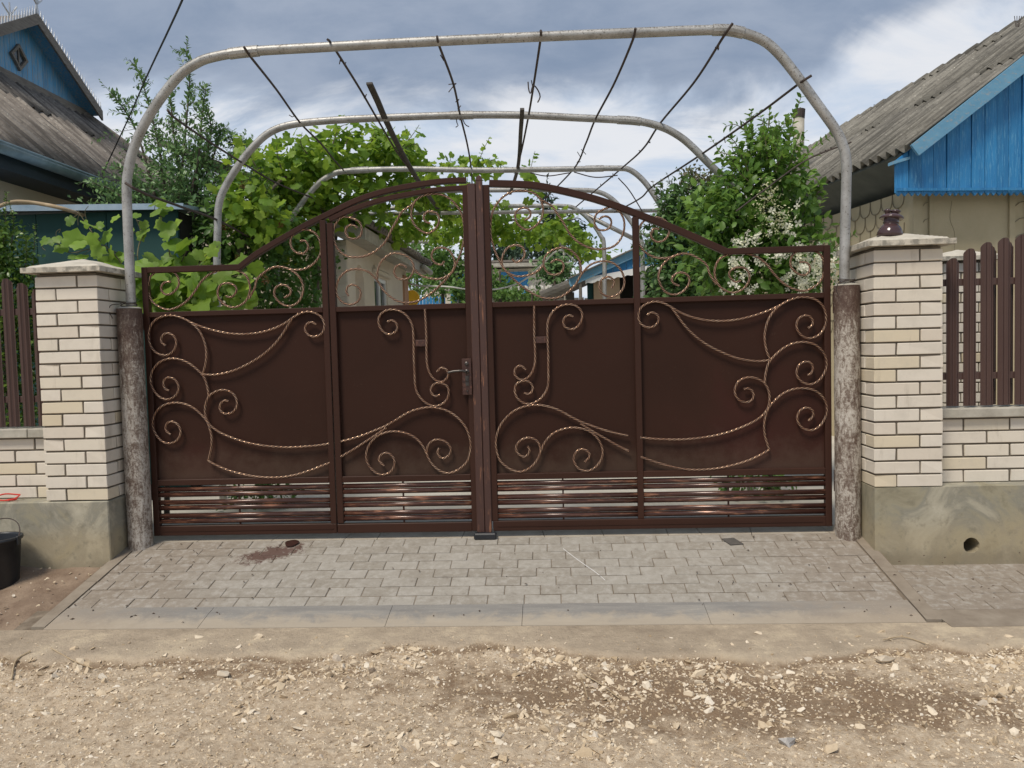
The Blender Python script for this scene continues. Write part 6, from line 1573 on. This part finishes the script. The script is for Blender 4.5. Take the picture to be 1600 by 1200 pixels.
# ------------------------------------------------------------------ small things
def small_things():
    # ceramic insulator lying askew on the right cap
    p = Vector((2.432, 0.10, 1.738)); T = Matrix.Translation(p) @ Matrix.Rotation(0.13, 4, 'Y') @ Matrix.Rotation(-0.04, 4, 'X') @ Matrix.Diagonal((1.0, 1.0, 1.22, 1.0))
    t = thing('insulator', 'brown glazed ceramic insulator on the right pillar cap', 'insulator', tuple(p))
    mb = MB(); S = 1.0
    mb.lathe([(0.0, -0.012), (0.060, -0.012), (0.070, -0.004), (0.068, 0.010), (0.060, 0.026), (0.050, 0.040), (0.041, 0.047), (0.038, 0.052), (0.043, 0.056), (0.041, 0.060), (0.039, 0.072), (0.041, 0.078)], 32, T=T); world_child('skirt', mb, M_INSUL, t, True)
    mb = MB(); mb.lathe([(0.041, 0.078), (0.058, 0.074), (0.066, 0.078), (0.060, 0.086), (0.046, 0.094), (0.036, 0.098), (0.0, 0.099)], 32, T=T); world_child('flange', mb, M_INSUL, t, True)
    for dx, r in ((-0.027, 0.019), (0.018, 0.028)):
        mb = MB(); mb.lathe([(r*0.62, 0.095), (r*0.7, 0.104), (r, 0.109), (r*0.98, 0.115), (r*0.6, 0.119), (0, 0.120)], 20, c=(dx, 0, 0), T=T); world_child('knob', mb, M_INSUL, t, True)
    # bucket
    bx, by = -2.775, -0.185; bz = groundz(by)-0.045
    t = thing('bucket', 'black rubber bucket standing on the dirt at the far left', 'bucket', (bx, by, bz))
    mb = MB(); mb.lathe([(0.0, 0.004), (0.105, 0.004), (0.108, 0.0), (0.112, 0.006), (0.132, 0.262), (0.141, 0.263), (0.144, 0.272), (0.141, 0.281), (0.130, 0.282), (0.127, 0.27), (0.106, 0.012), (0.0, 0.012)], 36, c=(bx, by, bz)); world_child('bucket_body', mb, M_BUCKET, t, True)
    mb = MB(); a = np.linspace(0, math.pi, 22); mb.tube([(bx+0.137*math.cos(v), by+0.10*math.sin(v), bz+0.265+0.105*math.sin(v)) for v in a], 0.0032, 6); world_child('bail', mb, M_ROD, t)
    for sg in (-1, 1):
        mb = MB(); mb.box((bx+sg*0.143-0.006, by-0.014, bz+0.236), (bx+sg*0.143+0.006, by+0.014, bz+0.286), c=0.003); world_child('ear', mb, M_BUCKET, t)
    # red twine on the left plinth ledge
    q = [(-2.98, 0.04), (-2.90, 0.075), (-2.82, 0.085), (-2.785, 0.06), (-2.80, 0.03), (-2.86, 0.022), (-2.93, 0.02), (-3.0, 0.03)]
    q2 = [(-2.84, 0.02), (-2.80, 0.035), (-2.81, 0.06), (-2.85, 0.03), (-2.82, 0.015)]
    mb = MB(); mb.tube(catmull([(x, y, 0.303+0.012*abs(math.sin(i*1.3))+(0.02 if 0 < i < 4 else 0)) for i, (x, y) in enumerate(q)], 0.01), 0.0045, 6); mb.tube(catmull([(x, y, 0.307) for x, y in q2], 0.008), 0.0045, 6)
    tag(mb.build('red_twine', M_RED), 'loop of red twine lying on the left plinth ledge', 'twine')
    # flat bits on the drive
    x, y = 1.525, 0.135
    mb = MB(); mb.prism([(x-0.055, y+0.035, groundz(y+0.035)+0.003), (x-0.02, y-0.045, groundz(y-0.045)+0.003), (x+0.058, y-0.035, groundz(y-0.035)+0.003), (x+0.02, y+0.045, groundz(y+0.045)+0.003)], (0, 0, 0.004)); tag(mb.build('slate_shard', plain('dark shard', (0.07, 0.066, 0.06), (0.11, 0.1, 0.09), 20).m), 'flat dark shard lying on the pavers near the right post', 'shard')
    x, y = -1.155, 0.19
    mb = MB(); a = np.linspace(0, 6.283, 16, endpoint=False); mb.prism([(x+0.042*math.cos(v)*(1+0.12*math.sin(3*v)), y+0.042*math.sin(v), groundz(y+0.042*math.sin(v))+0.003) for v in a], (0, 0, 0.006)); tag(mb.build('paint_puddle', plain('dried brown paint', (0.03, 0.012, 0.010), (0.05, 0.02, 0.015), 20, 0.35).m), 'dark dried paint puddle on the pavers below the left leaf', 'paint puddle')
    # one larger grey stone and a few twigs on the road
    V0, F0 = ico(); r = np.random.default_rng(77)
    def stone(x, y, s, mat, label, name='stone'):
        P = cut_rocks(r, 1, 6, 0.3, 0.6)[0][0]*np.array(s)*0.8; z = float(road_height(np.array([x]), np.array([y]))[0][0]); P += (x, y, z+s[2]*0.45)
        tag(obj(name, mesh_np(name, P, F0, mat)), label, 'stone')
    stone(1.245, -1.84, (0.050, 0.030, 0.024), plain('grey white stone', (0.32, 0.31, 0.30), (0.55, 0.54, 0.53), 30).m, 'grey pointed stone, the largest on the road at lower right')
    stone(-0.98, -1.255, (0.045, 0.028, 0.020), M_STONE, 'pale flat stone near the left edge of the gravel')
    stone(1.86, -1.18, (0.05, 0.03, 0.022), M_STONE, 'pale block stone by the right end of the hard strip')
    def twig(px_, label, r_=0.0028):
        P = []
        for x, y in px_:
            p = atZ(x, y, -0.232); z = float(road_height(np.array([p[0]]), np.array([p[1]]))[0][0]); P.append((p[0], p[1], z+0.010))
        mb = MB(); mb.tube(catmull(P, 0.02), r_, 5, scale=None); tag(mb.build('twig', M_TWIG), label, 'twig', 'dry twigs on the gravel')
    twig([(18,1062),(25,1036),(48,1026)], 'bent dry twig at the far left of the gravel', 0.004)
    twig([(412,1093),(430,1080),(447,1064)], 'straight dry straw left of the middle of the road')
    twig([(898,1050),(930,1065),(968,1090)], 'long dry stalk on the dark damp dirt')
    twig([(902,1048),(912,1070),(918,1090)], 'short dry stalk beside the long one')
    twig([(1380,1008),(1410,1003),(1445,1008)], 'dry straw against the hard strip at right')
    twig([(80,1022),(118,1037),(145,1043)], 'thin straw beside the bent twig at left')
    # a little leaf litter on the drive
    mb = MB(); r = np.random.default_rng(5)
    for i in range(110):
        x = r.choice([r.uniform(-2.3, -1.2), r.uniform(1.2, 3.2), r.uniform(-2.1, 2.2)]); y = r.uniform(-0.7, 0.2) if x < 2.2 else r.uniform(-0.6, -0.05); z = groundz(y)+0.004; a = r.uniform(0, 6.28); l = r.uniform(0.003, 0.012); w = l*r.uniform(0.25, 0.6)
        c_, s_ = math.cos(a), math.sin(a); mb.prism([(x-l*c_, y-l*s_, z), (x+w*s_, y-w*c_, z+0.004), (x+l*c_, y+l*s_, z), (x-w*s_, y+w*c_, z+0.004)], (0, 0, 0.002))
    o = mb.build('leaf_litter', plain('brown litter', (0.05, 0.03, 0.02), (0.12, 0.08, 0.05), 20).m); stuff(o); tag(o, 'small dry leaf litter scattered on the pavers', 'leaf litter')
small_things()
